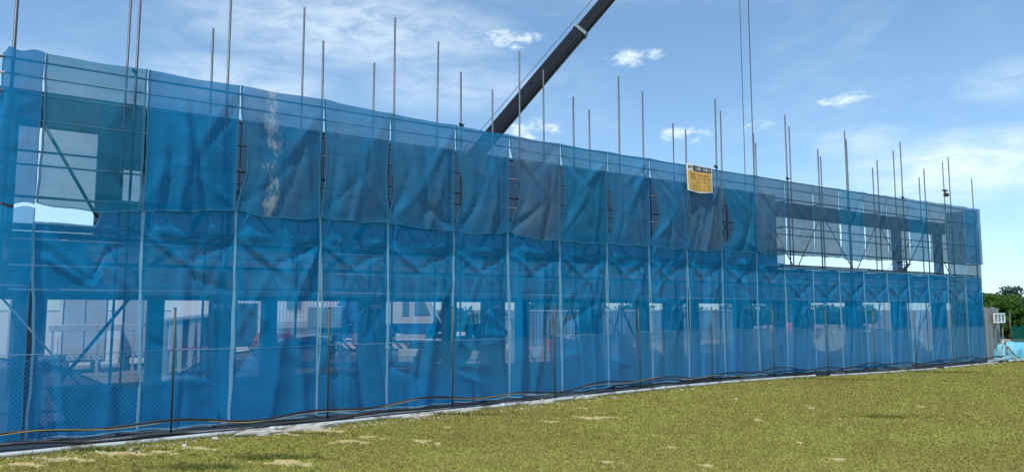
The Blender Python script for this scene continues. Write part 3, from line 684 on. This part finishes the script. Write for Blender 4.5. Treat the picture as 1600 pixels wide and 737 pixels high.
o = MB().quadgrid([[(x, y, .005 + gzf(x, y) + .035 * mnoise.noise(Vector((x * 3, y * 6, 1))) + .03) for x in np.arange(-1.5, 41, .16)] for y in np.arange(-.86, .32, .12)]).build('plastic_sheet', 'black_sheet', None, True)
tag(o, 'dark wrinkled plastic sheet on the ground under the net', 'plastic sheet')
def lump(name, x, y, r, h, m, seed, n=14, k=6, loc=None):
    mb = MB(); rows = []
    for i in range(k):
        a = i / (k - 1) * math.pi / 2; row = []
        for j in range(n + 1):
            t = 2 * math.pi * (j % n) / n
            q = 1 + .55 * mnoise.noise(Vector((math.cos(t) * 1.4 + seed, math.sin(t) * 1.4, a * 1.2 + seed * .3)))
            row.append((math.cos(t) * math.cos(a) * r[0] * q, math.sin(t) * math.cos(a) * r[1] * q, h * math.sin(a) * q - .012))
        rows.append(row)
    return mb.quadgrid(rows).build(name, m, None, False, (x, y, gzf(x, y)))
for i, (x, y, a, b, h, where) in enumerate([(4.6, -1.28, .55, .17, .12, 'left'), (5.7, -1.2, .60, .15, .11, 'middle left'), (8.4, -1.02, .5, .12, .08, 'second post from left'), (9.6, -1.0, .55, .11, .09, 'third post from left'), (12.1, -.98, .4, .13, .12, 'middle'), (13.6, -.95, .4, .1, .07, 'fourth post from left')]):
    tag(lump('cement_spill', x, y, (a, b), h, 'lime', i * 3.1 + 1, 28, 7), 'crusty white cement spill beside the drain pipe, %s from left' % ORD[i], 'cement', 'white cement spills')
STONES = [(.95, -1.84), (.68, -1.52), (3.03, -1.76), (1.87, -1.71), (2.14, -1.61), (2.21, -1.88), (3.71, -1.66), (16.74, -1.32), (16.96, -3.5), (16.27, -7.02), (3.83, -4.76), (8.22, -1.25), (17.19, -1.3), (3.68, -1.32)]
for i, (x, y) in enumerate(STONES):
    s_ = random.uniform(.025, .055)
    far = x > 16.1
    tag(lump('rubble_stone', x, y, (s_ * 1.4, s_), s_ * 1.1, 'stone', i * 1.7, 8, 4),
        {8: 'pale stone alone on the lawn in front of the banner', 9: 'white stone alone far out on the right of the lawn', 10: 'pale stone at the bottom edge of the lawn'}.get(i, 'small pale rubble stone on the grass beside the drain pipe'), 'stone', 'small pale stones by the pipe')
mb = MB()
for i in range(900):
    x = random.choice([random.uniform(-1, 15), random.uniform(0, 40)]); y = -1.12 - abs(random.gauss(0, .22)); s_ = random.uniform(.008, .028)
    z = gzf(x, y); b = len(mb.v); q = [random.uniform(.6, 1.4) for _ in range(5)]
    mb.v += [(x - s_ * q[0], y - s_, z), (x + s_ * q[1], y - s_ * q[2], z), (x + s_, y + s_ * q[3], z), (x - s_, y + s_, z), (x, y, z + s_ * q[4])]
    mb.f += [(b, b + 1, b + 4), (b + 1, b + 2, b + 4), (b + 2, b + 3, b + 4), (b + 3, b, b + 4)]
tag(mb.build('gravel', 'stone'), 'loose white gravel and crumbs scattered along the pipe', 'gravel', kind='stuff')

# ------------------------------------------------------------------ mobile crane behind the building
def wheel(t, x, y, r):
    w = MB().tube([(x, y - .14, r), (x, y - .10, r), (x, y + .10, r), (x, y + .14, r)], [r * .86, r, r, r * .86], 20).build('wheel', 'rubber', t, True)
    MB().tube([(x, y - .16, r), (x, y + .16, r)], r * .5, 14).build('rim', 'rim_metal', w)
def build_crane():
    t = thing('mobile_crane', (15.1, 14.4, -.03), 'mobile crane with long dark telescopic boom rising above the netting', 'crane', rz=R(-34.7))
    # local x: to the right along the boom, y: away, z up
    MB().box(-6.2, 5.2, -1.05, 1.15, .75, 1.15, .03).build('chassis', 'crane_blue', t)
    MB().box(-6.0, -2.6, -1.2, 1.2, 1.153, 1.42, .02).build('deck', 'grey_blue_steel', t)
    MB().box(2.4, 5.0, -1.2, 1.2, 1.153, 1.4, .02).build('deck', 'white_dull', t)
    for x in (-5.0, -3.6, 1.6, 3.0): wheel(t, x, -1.12, .55); wheel(t, x, 1.12, .55)
    c = MB().prism([(3.4, 1.403), (5.25, 1.403), (5.3, 1.6), (4.9, 1.95), (3.4, 1.95)], -1.2, -.2).build('driver_cab', 'crane_blue', t)
    MB().box(3.9, 4.7, -1.212, -1.19, 1.55, 1.85).build('window', 'glass_dark', c)
    for x0, x1, z0, z1 in [(-2.4, .9, .86, 1.12), (3.5, 5.15, .86, 1.12)]: MB().box(x0, x1, -1.29, -1.06, z0, z1).build('striped_board', 'hazard', t)
    for x in (-1.9, 4.6):
        for s_ in (-1, 1):
            g_ = MB().box(x - .12, x + .12, min(s_ * 1.16, s_ * 2.3), max(s_ * 1.16, s_ * 2.3), .58, .74).build('outrigger', 'hazard', t)
            MB().tube([(x, s_ * 2.2, .06), (x, s_ * 2.2, 1.1)], .07, 10).build('jack', 'rim_metal', g_)
            MB().box(x - .3, x + .3, s_ * 2.2 - .3, s_ * 2.2 + .3, .03, .08).build('foot_pad', 'timber', g_)
    MB().box(.4, 1.6, -1.31, -1.1, .5, .84, .02).build('tool_box', 'white_dull', t)
    MB().tube([(-.9, 0, 1.15), (-.9, 0, 1.5)], 1.0, 24).build('turntable', 'rim_metal', t)
    MB().box(-3.4, 1.2, -.35, 1.25, 1.5, 1.95, .03).build('slewing_frame', 'crane_blue', t)
    MB().box(-3.7, -2.2, -1.1, 1.25, 1.75, 2.75, .05).build('counterweight', 'grey_blue_steel', t)
    # operator cab: white above, blue skirt below, raked windscreen facing right
    k = MB().prism([(-.05, 1.98), (2.3, 1.98), (2.0, 2.5), (1.65, 3.12), (1.45, 3.2), (.1, 3.2), (-.05, 3.1)], -1.25, -.38).build('operator_cab', 'white_paint', t)
    MB().prism([(.55, 1.52), (2.1, 1.52), (2.32, 1.72), (2.3, 1.978), (.3, 1.978)], -1.26, -.37).build('cab_skirt', 'crane_blue', k)
    MB().prism([(1.12, 2.35), (1.85, 2.35), (1.55, 3.0), (1.12, 3.0)], -1.27, -1.24).build('window', 'glass_dark', k)
    MB().box(.58, .88, -1.265, -1.24, 2.3, 2.95).build('window', 'glass_dark', k)
    MB().prism([(.1, 1.3), (2.6, 1.3), (2.4, 1.5), (.5, 1.5)], -1.28, -.4).build('step', 'white_dull', t)
    # boom
    ang = R(50.2); ux, uz = math.cos(ang), math.sin(ang); px, pz = -2.03, 3.05
    def sec(s0, s1, h, wd, off=0.0):
        def q(s, n, y): return (px + ux * s - uz * n, y, pz + uz * s + ux * n)
        prof = [(-h / 2 + .10, -wd / 2), (h / 2 - .04, -wd / 2), (h / 2, -wd / 2 + .04), (h / 2, wd / 2 - .04), (h / 2 - .04, wd / 2), (-h / 2 + .10, wd / 2), (-h / 2, wd / 2 - .16), (-h / 2, -wd / 2 + .16)]
        mb = MB(); b = len(mb.v); n = len(prof)
        mb.v += [q(s0, p[0] + off, p[1] + .4) for p in prof] + [q(s1, p[0] + off, p[1] + .4) for p in prof]
        mb.f += [tuple(range(n)), tuple(n + i for i in reversed(range(n)))] + [(i, n + i, n + (i + 1) % n, (i + 1) % n) for i in range(n)]
        return mb
    b0 = sec(-.6, 17.0, .70, .62).build('boom_section', 'boom_paint', t)
    sec(16.9, 17.05, .80, .70).build('collar', 'grey_blue_steel', b0); sec(17.05, 24.0, .60, .54).build('boom_section', 'boom_paint', t); sec(24.0, 29.9, .50, .46).build('boom_section', 'boom_paint', t)
    sec(.3, 16.6, .05, .66, -.12).build('boom_rib', 'boom_paint', b0)
    def q(s, n, y): return (px + ux * s - uz * n, y + .4, pz + uz * s + ux * n)
    MB().tube([q(-.4, .62, -.2), q(10, .55, -.2), q(17, .55, -.2), q(29.6, .5, -.2)], .016, 5).build('boom_rope', 'rope_steel', t)
    MB().box(px - .5, px + .5, -.05, .85, 1.953, 3.4, .05).build('boom_pivot', 'crane_blue', t)
    MB().tube([(.4, .4, 1.9), q(6.5, -.3, 0)], .13, 12).build('luffing_cylinder', 'white_dull', t)
    tx, tz = px + ux * 29.8, pz + uz * 29.8
    MB().tube([(tx - .05, .1, tz), (tx - .05, .75, tz)], .32, 16).build('head_sheave', 'rim_metal', t)
    for dx in (-.36, .06): MB().tube([(tx + dx, .4, 5.2), (tx + dx, .4, tz)], .017 if dx < 0 else .022, 6).build('hoist_rope', 'rope_steel', t)
    h_ = MB().box(tx - .42, tx + .1, .25, .55, 4.6, 5.25, .06).build('hook_block', 'cable_yellow', t)
    MB().tube([(tx - .16, .4, 4.62), (tx - .16, .4, 4.4), (tx - .04, .4, 4.26), (tx + .06, .4, 4.36)], .04, 8).build('hook', 'rim_metal', h_)
build_crane()

# ------------------------------------------------------------------ the yard beyond, seen through the open ground floor
def ribbed_wall(mb, x0, x1, y, z0, z1, pitch=.25, d=.04):
    n = max(2, int((x1 - x0) / pitch)); p = (x1 - x0) / n
    prof = []
    for k in range(n):
        a = x0 + k * p; prof += [(a, 0), (a + p * .35, 0), (a + p * .5, -d), (a + p * .85, -d)]
    prof.append((x1, 0))
    return mb.quadgrid([[(x, y + o, z0) for x, o in prof], [(x, y + o, z1) for x, o in prof]])
def cabin(x0, x1, y, dy, h, label, doors=True):
    t = thing('site_cabin', (x0, y, -.03), label, 'cabin'); w = x1 - x0
    MB().box(0, w, 0, dy, .45, h, .02).build('body', 'white_paint', t)
    for a in (.15, w - .35): MB().box(a, a + .2, .1, dy - .1, 0, .449).build('skid', 'grey_blue_steel', t)
    if doors:
        for a, b in ((.06, w / 2 - .02), (w / 2 + .02, w - .06)):
            d = MB().box(a, b, -.03, -.003, .55, h - .12).build('door', 'white_paint', t)
            MB().box(b - .14 if a < .1 else a + .04, b - .04 if a < .1 else a + .14, -.06, -.031, 1.9, 1.95).build('handle', 'dark_gap', d)
        MB().box(0.02, w - .02, -.012, -.001, .5, h - .06).build('door_frame', 'dark_gap', t)
        for k in range(8): MB().box(.1 + k * (w - .2) / 7.5, .16 + k * (w - .2) / 7.5, -.05, -.031, .66, .69).build('bolt', 'dark_gap', t)
cabin(2.1, 3.72, 18, 2.2, 3.5, 'tall white cabin with double doors seen through the left bays')
cabin(4.55, 6.15, 20, 2.4, 3.6, 'narrow white cabin behind the second column from left', True)
cabin(.3, 1.15, 19, 2, 3.4, 'white cabin glimpsed at the extreme left', False)
def barrier():
    t = thing('barrier_rail', (1.55, 15.8, -.03), 'white horizontal barrier rail on posts in front of the white cabins', 'barrier')
    MB().box(0, 3.0, -.05, .05, 1.78, 2.02, .01).build('rail', 'white_paint', t)
    for x in (.1, 1.6, 2.85): MB().box(x, x + .09, -.04, .04, 0, 1.779).build('post', 'white_dull', t)
barrier()
def entry_sign():
    t = thing('entry_sign', (.94, .93, 1.28), 'small white sign reading ENTRY POINT behind the net at left', 'sign')
    MB().box(-.25, .25, -.008, .008, 0, .37).build('board', 'sign_white', t)
    text_mesh('ENTRY', .12, 'lettering', 'text_dark', t, (0, -.012, .24), (R(90), 0, 0)); text_mesh('POINT', .12, 'lettering', 'text_dark', t, (0, -.012, .12), (R(90), 0, 0))
    for x in (-.21, .19): MB().box(x, x + .02, .009, .022, -1.23, .37).build('stake', 'timber', t)
entry_sign()
def skip():
    t = thing('ribbed_skip', (5.5, 15.2, -.03), 'tall white ribbed steel hopper standing in the second bay', 'hopper')
    w, h = 2.2, 2.45
    MB().hexa([(.1, 0, .25), (w - .1, 0, .25), (w - .1, 1.6, .25), (.1, 1.6, .25), (0, -.05, h - .25), (w, -.05, h), (w, 1.7, h), (0, 1.7, h - .25)]).build('shell', 'grey_blue_steel', t)
    for k in range(6):
        x = .12 + k * .38; sl = (k % 2) * .12
        MB().hexa([(x, -.12, .1), (x + .12, -.12, .1), (x + .12, -.005, .1), (x, -.005, .1), (x - .03 - sl, -.2, h - .3 + .1 * x), (x + .2 - sl, -.2, h - .3 + .1 * x), (x + .2 - sl, -.06, h - .3 + .1 * x), (x - .03 - sl, -.06, h - .3 + .1 * x)]).build('rib', 'white_paint', t)
    MB().hexa([(-.05, -.24, h - .32), (w + .05, -.24, h - .07), (w + .05, -.06, h - .07), (-.05, -.06, h - .32), (-.05, -.24, h - .24), (w + .05, -.24, h + .02), (w + .05, -.06, h + .02), (-.05, -.06, h - .24)]).build('rim', 'white_dull', t)
    for x in (.1, w - .3): MB().box(x, x + .2, .1, 1.5, 0, .249).build('foot', 'grey_blue_steel', t)
skip()
def orange_rail():
    t = thing('plastic_barrier', (5.4, 14.2, -.03), 'orange rail barrier in front of the ribbed hopper', 'barrier')
    MB().hexa([(0, 0, .98), (2.1, 0, 1.06), (2.1, .06, 1.06), (0, .06, .98), (0, 0, 1.07), (2.1, 0, 1.16), (2.1, .06, 1.16), (0, .06, 1.07)]).build('rail', 'orange_paint', t)
    for x in (.05, 1.0, 1.98): MB().box(x, x + .06, .062, .11, 0, 1.05).build('post', 'grey_blue_steel', t)
orange_rail()
def shed(name, x0, x1, y, dy, h, hr, mw, mr, label, cat='shed', door=None):
    t = thing(name, (x0, y, -.03), label, cat); w = x1 - x0
    ribbed_wall(MB(), 0, w, 0, 0, h).build('front_wall', mw, t)
    MB().box(0, .1, .05, dy, 0, h).build('side_wall', mw, t); MB().box(w - .1, w, .05, dy, 0, h).build('side_wall', mw, t); MB().box(.1, w - .1, dy - .1, dy, 0, h).build('back_wall', mw, t)
    MB().hexa([(-.2, -.3, h), (w + .2, -.3, h), (w + .2, dy / 2, h + hr), (-.2, dy / 2, h + hr), (-.2, -.3, h + .08), (w + .2, -.3, h + .08), (w + .2, dy / 2, h + hr + .08), (-.2, dy / 2, h + hr + .08)]).build('roof', mr, t)
    MB().hexa([(-.2, dy / 2 + .003, h + hr), (w + .2, dy / 2 + .003, h + hr), (w + .2, dy + .3, h), (-.2, dy + .3, h), (-.2, dy / 2 + .003, h + hr + .08), (w + .2, dy / 2 + .003, h + hr + .08), (w + .2, dy + .3, h + .08), (-.2, dy + .3, h + .08)]).build('roof', mr, t)
    for a, b, c, d in door or []:
        k = MB().box(a, b, -.08, -.045, c, d).build('door' if c < .1 else 'window', 'dark_gap' if c < .1 else 'glass_dark', t)
    return t
shed('warehouse', 11.5, 21.0, 36, 12, 5.6, 1.0, 'white_paint', 'roof_grey', 'big white ribbed warehouse seen behind the red machine', 'warehouse', [(1.0, 3.4, 0, 3.0), (5.5, 6.5, 2.6, 3.4)])
shed('low_shed', 13.4, 17.0, 26, 3, 1.45, .35, 'white_dull', 'roof_grey', 'low pale shed with grey roof in front of the warehouse')
shed('blue_house', 22.5, 29.0, 46, 7, 3.4, 1.1, 'house_blue', 'house_blue', 'blue house with pitched roof far behind the crane', 'house', [(1.0, 2.0, 1.2, 2.2), (4.0, 5.0, 1.2, 2.2)])
def compressor():
    t = thing('air_compressor', (9.3, 15.6, -.03), 'red site compressor on wheels left of the crane', 'machine')
    MB().prism([(0, .5), (1.7, .5), (1.7, 1.3), (1.4, 1.55), (.25, 1.55), (0, 1.25)], 0, 1.0).build('housing', 'red_paint', t)
    for x in (.35, 1.35): wheel(t, x, -.02, .3); 
    MB().box(.4, .75, -.02, -.003, .95, 1.3).build('panel', 'white_dull', t); MB().box(.85, 1.2, -.02, -.003, .95, 1.3).build('panel', 'white_dull', t)
    MB().tube([(.45, .5, 1.5), (.45, .5, 2.0)], .1, 10).build('exhaust', 'red_paint', t); MB().tube([(1.7, .5, .6), (2.6, .5, .5)], .04, 6).build('drawbar', 'grey_blue_steel', t)
compressor()
def gantry():
    t = thing('steel_frame', (22.6, 19.0, -.03), 'steel trestle frame seen against the sky right of the crane', 'frame')
    MB().box(-.2, 2.6, -.06, .06, 1.95, 2.08).build('top_rail', 'grey_blue_steel', t)
    for a, b in (((0, 0, 0), (0, 0, 1.95)), ((.9, 0, 0), (1.35, 0, 2.35)), ((1.8, 0, 0), (1.35, 0, 2.35)), ((2.4, 0, 0), (2.4, 0, 1.95)), ((0, 0, 1.9), (.7, 0, 1.0))):
        MB().tube([a, b], .05, 8).build('leg', 'grey_blue_steel', t)
gantry()
def mixer():
    t = thing('concrete_mixer', (23.9, 12.9, -.03), 'orange concrete mixer with dark drum behind the middle bays', 'mixer')
    MB().tube([(.1, 0, .95), (.35, 0, .9), (.8, 0, .78), (1.15, 0, .72), (1.3, 0, .69)], [.22, .42, .5, .34, .28], 16).build('drum', 'grey_blue_steel', t, True)
    MB().tube([(-.2, -.4, .3), (.2, -.45, 1.2), (.7, -.55, 1.45)], .05, 8).build('frame', 'orange_paint', t); MB().tube([(.7, -.55, 1.45), (1.1, -.45, .3)], .05, 8).build('frame', 'orange_paint', t)
    MB().box(-.75, -.2, -.35, .35, .45, 1.05, .05).build('engine_housing', 'orange_paint', t)
    for x in (-.3, 1.0): wheel(t, x, -.55, .28)
mixer()
for k, (x0, m, lab) in enumerate([(29.5, 'container_grey', 'grey shipping container beyond the middle bays, leftmost of the row'), (35.9, 'grey_blue_steel', 'blue-grey shipping container, second of the row beyond the middle bays'), (42.3, 'container_grey', 'grey shipping container, third of the row beyond the middle bays'), (49.0, 'grey_blue_steel', 'blue-grey shipping container at the right end of the row')]):
    t = thing('shipping_container', (x0, 24 + .6 * k, -.03), lab, 'container', 'row of shipping containers')
    mb = MB(); ribbed_wall(mb, .1, 5.96, 0, .15, 2.45, .28, .05); mb.build('side_panel', m, t)
    MB().box(.0, 6.06, .06, 2.44, .15, 2.5).build('shell', m, t)
    for a in (0, 5.96): MB().box(a, a + .1, -.06, .058, 0, 2.55).build('corner_post', m, t)
    MB().box(.1, 5.96, -.055, .058, 2.452, 2.56).build('top_rail', 'white_dull', t); MB().box(.1, 5.96, -.055, .058, .02, .148).build('bottom_rail', m, t)
def car():
    t = thing('parked_car', (57, 22, -.03), 'red car parked far behind the right bays', 'car')
    MB().prism([(0, .35), (4.2, .35), (4.25, .75), (3.4, .92), (.1, .9), (-.05, .7)], 0, 1.7).build('body', 'red_paint', t); MB().prism([(.5, .9), (3.3, .915), (2.6, 1.42), (1.1, 1.42)], .1, 1.6).build('roof', 'red_paint', t)
    MB().prism([(.75, .97), (1.8, .97), (1.8, 1.34), (1.15, 1.34)], .08, .099).build('window', 'glass_dark', t); MB().prism([(1.9, .97), (3.0, .97), (2.55, 1.34), (1.9, 1.34)], .08, .099).build('window', 'glass_dark', t)
    for x in (.8, 3.4): wheel(t, x, .12, .33); wheel(t, x, 1.58, .33)
car()
# sandbags heaped on the ground floor at the right
bag = MB(); rows = []
for i in range(9):
    a = -math.pi / 2 + math.pi * i / 8
    rows.append([(.30 * math.cos(a) ** .6 * math.cos(b) if math.cos(a) > 0 else 0, .2 * max(0, math.cos(a)) ** .6 * math.sin(b), .10 * math.sin(a) + .10) for b in [2 * math.pi * j / 12 for j in range(13)]])
bag_me = bag.quadgrid(rows).mesh('sandbag', 'bag_white', True)
n = 0
for lay, cnt in ((0, 9), (1, 7), (2, 5), (3, 3)):
    for j in range(cnt):
        o = link('sandbag', bag_me, None, (29.9 + lay * .27 + j * .54 + random.uniform(-.06, .06), 4.2 + random.uniform(-.25, .25), .05 + lay * .17)); o.rotation_euler = (random.uniform(-.1, .1), random.uniform(-.1, .1), random.uniform(-.5, .5)); o.scale = (1.1, 1.1, 1.0)
        tag(o, 'pale filled sack in the heap behind the net at the right bays', 'sack', 'sacks heaped on the ground floor')

# ------------------------------------------------------------------ right end: boards, sign frame, tarpaulin, green fence, trees
def right_end():
    for k in range(7):
        x = 41.1 + k * .27; y = .12 + .02 * k; h = 2.72 - .03 * (k % 3) + random.uniform(-.05, .05); ln = random.uniform(-.04, .04)
        o = MB().hexa([(0, 0, 0), (.26, 0, 0), (.26, .06, 0), (0, .06, 0), (ln, .05, h), (.26 + ln, .05, h - .03), (.26 + ln, .11, h - .03), (ln, .11, h)]).build('hoarding_board', 'timber' if k % 2 else 'container_grey', None, False, (x, y, -.03))
        tag(o, 'weathered grey upright board beside the right end of netting, %s from left' % ORD[k], 'board', 'upright boards beyond the scaffold')
    t = thing('frame_sign', (41.75, .02, 1.88), 'white rectangular frame divided into panes on the grey boards', 'frame')
    MB().box(0, 1.25, -.03, .02, 0, .06).build('rail', 'white_paint', t); MB().box(0, 1.25, -.03, .02, .44, .5).build('rail', 'white_paint', t)
    for k in range(4): MB().box(k * .395, k * .395 + .065, -.03, .02, .061, .439).build('bar', 'white_paint', t)
    for k in range(3): MB().box(k * .395 + .066, k * .395 + .394, -.005, .005, .061, .439).build('pane', 'glass_dark', t)
    for x in (.2, 1.0): MB().box(x, x + .05, .022, .07, -1.9, .5).build('stake', 'timber', t)
    # tarpaulin heap
    mb = MB(); rows = []
    for i in range(40):
        row = []
        for j in range(30):
            u, v = i / 39 * 2 - 1, j / 29 * 2 - 1; r = max(abs(u), abs(v)) ** 1.5
            z = .82 * max(0, 1 - r ** 2.4) ** .55 * (1 - .25 * u)
            z += .16 * mnoise.noise(Vector((u * 3.2, v * 3.2, 4))) * (1 - r * .6) + .10 * abs(mnoise.noise(Vector((u * 6, v * 6, 9))))
            row.append((u * 1.9 + .12 * mnoise.noise(Vector((u * 4, v * 4, 2))), v * 1.4, max(.012, z)))
        rows.append(row)
    tag(mb.quadgrid(rows).build('tarpaulin', 'tarp_blue', None, False, (43.75, -1.0, 0)), 'crumpled light blue tarpaulin over a heap at the far right', 'tarpaulin')
    # tangle of white hoses
    for k, (lab, pts) in enumerate([('looped white hose standing up at the right end of the net', [(40.9, -.5, .05), (41.0, -.6, .8), (41.2, -.6, 1.0), (41.5, -.6, .55), (41.3, -.65, .35), (41.2, -.7, .8), (41.6, -.9, .3), (42.3, -1.1, .06)]),
                                    ('white hose lying in curves on the grass by the tarpaulin', [(40.6, -1.0, .06), (41.8, -1.25, .1), (42.6, -1.4, .25), (43.1, -1.5, .35), (43.0, -1.7, .08), (43.8, -1.6, .06), (44.9, -1.6, .06)]),
                                    ('straight white hose end beside the fence foot at right', [(38.4, -1.0, .12), (39.6, -.95, .15), (40.8, -1.0, .22), (41.6, -1.2, .07)])]):
        sm = []
        for i in range(len(pts) - 1):
            p0, p1, p2, p3 = [Vector(pts[min(max(i + d, 0), len(pts) - 1)]) for d in (-1, 0, 1, 2)]
            for s_ in range(6):
                q = s_ / 6; sm.append(.5 * ((2 * p1) + (p2 - p0) * q + (2 * p0 - 5 * p1 + 4 * p2 - p3) * q * q + (3 * p1 - p0 - 3 * p2 + p3) * q ** 3))
        b = sm[0].copy(); b.z = 0
        tag(MB().tube([p - b for p in sm], .045, 8).build('hose', 'pipe_white', None, True, tuple(b)), lab, 'hose')
    t = thing('green_fence', (49.2, 2.2, -.03), 'dark green mesh fence with posts beyond the blue tarpaulin', 'fence')
    for k in range(6):
        MB().tube([(k * 2.8, k * .1, 0), (k * 2.8, k * .1, 2.45)], .045, 8).build('post', 'post_green', t, True)
        if k < 5: MB().quadgrid([[(k * 2.8 + 2.8 * j / 12, k * .1 + .1 * j / 12 - .05 - .03 * math.sin(j * 1.3), .05 + (1.55 + .03 * math.sin(j)) * i / 4) for j in range(13)] for i in range(5)]).build('mesh_panel', 'green_netting', t, True)
right_end()

def tree(x, y, h, rw, m, label, group, seed, nleaf=1500, ls=.22, base=.15):
    rr = np.random.default_rng(seed); rp = random.Random(seed)
    t = thing('tree', (x, y, -.03), label, 'tree', group)
    mb = MB(); mb.tube([(0, 0, 0), (.05, .02, h * .3), (.1, .05, h * .6), (.0, .0, h * .85)], [h * .035, h * .028, h * .018, .01], 8)
    for k in range(6):
        a = k * 1.05 + seed; z0 = h * (.25 + .09 * k); mb.tube([(.05, .03, z0), (math.cos(a) * rw * .4, math.sin(a) * rw * .4, z0 + h * .12), (math.cos(a) * rw * .7, math.sin(a) * rw * .7, z0 + h * .2)], [h * .014, h * .009, .006], 6)
    mb.build('trunk', 'bark', t, True)
    nc = 26; cs = []
    for k in range(nc):
        a = rp.uniform(0, 6.28); q = rp.random() ** .5; zz = rp.uniform(base, 1.0); rad = rw * (1 - .55 * abs(zz - .5) * 1.6)
        cs.append((math.cos(a) * q * rad * .8, math.sin(a) * q * rad * .8, h * zz * .93, rp.uniform(.22, .42) * rw))
    cs = np.array(cs); idx = rr.integers(0, nc, nleaf)
    d = rr.normal(size=(nleaf, 3)); d /= np.linalg.norm(d, axis=1)[:, None]
    c = cs[idx, :3] + d * cs[idx, 3:4] * (rr.uniform(.3, 1, nleaf) ** .5)[:, None] * np.array([1, 1, .75])
    c[:, 2] = np.clip(c[:, 2], .05, None)
    a1 = rr.normal(size=(nleaf, 3)); a1 /= np.linalg.norm(a1, axis=1)[:, None]; a2 = np.cross(a1, d); a2 /= np.linalg.norm(a2, axis=1)[:, None] + 1e-6
    s_ = (rr.uniform(.5, 1.2, nleaf) * ls)[:, None]
    V = np.stack([c - a1 * s_, c + a2 * s_ * .5, c + a1 * s_, c - a2 * s_ * .5], 1).reshape(-1, 3)
    me = bpy.data.meshes.new('crown'); me.from_pydata(V.tolist(), [], np.arange(4 * nleaf).reshape(-1, 4).tolist()); me.materials.append(M[m]); link('crown', me, t)
# hedge trees at the right end and the far tree line
k = 0
for x, y, h, rw in [(73.2, 14.6, 3.2, 2.2), (74.3, 12.2, 3.5, 2.3), (75.3, 9.8, 3.4, 2.3), (76, 7.2, 3.6, 2.4), (79, 14.5, 3.9, 2.4), (80, 10, 3.9, 2.6)]:
    tree(x, y, h, rw, 'leaf_green', 'bushy green tree in the hedge beyond the green fence at right', 'hedge trees at the right', 30 + k, 4200, .17, .04); k += 1
for x, y, h, rw in [(129, 37.2, 5.0, 3.0), (130.5, 34, 6.0, 3.2), (132, 30.5, 6.5, 3.4), (134, 27, 6.3, 3.4)]:
    tree(x, y, h, rw, 'leaf_blue', 'tall dark bluish tree standing behind the hedge at the far right', 'tall far trees at the right', 60 + k, 2200, .3, .12); k += 1
for px_x, yy_, h in [(60, 62, 5.2), (70, 64, 3.0), (52, 48, 5.4), (88, 62, 3.3), (98, 60, 3.2), (108, 60, 3.5), (118, 58, 3.4), (80, 66, 3.1), (44, 60, 2.3), (128, 58, 3.6)]:
    tree(px_x, yy_, h * .85, 5.0, 'leaf_green', 'dark tree in the far line seen through the ground floor openings', 'far tree line behind the site', 90 + k, 1600, .42, .02); k += 1
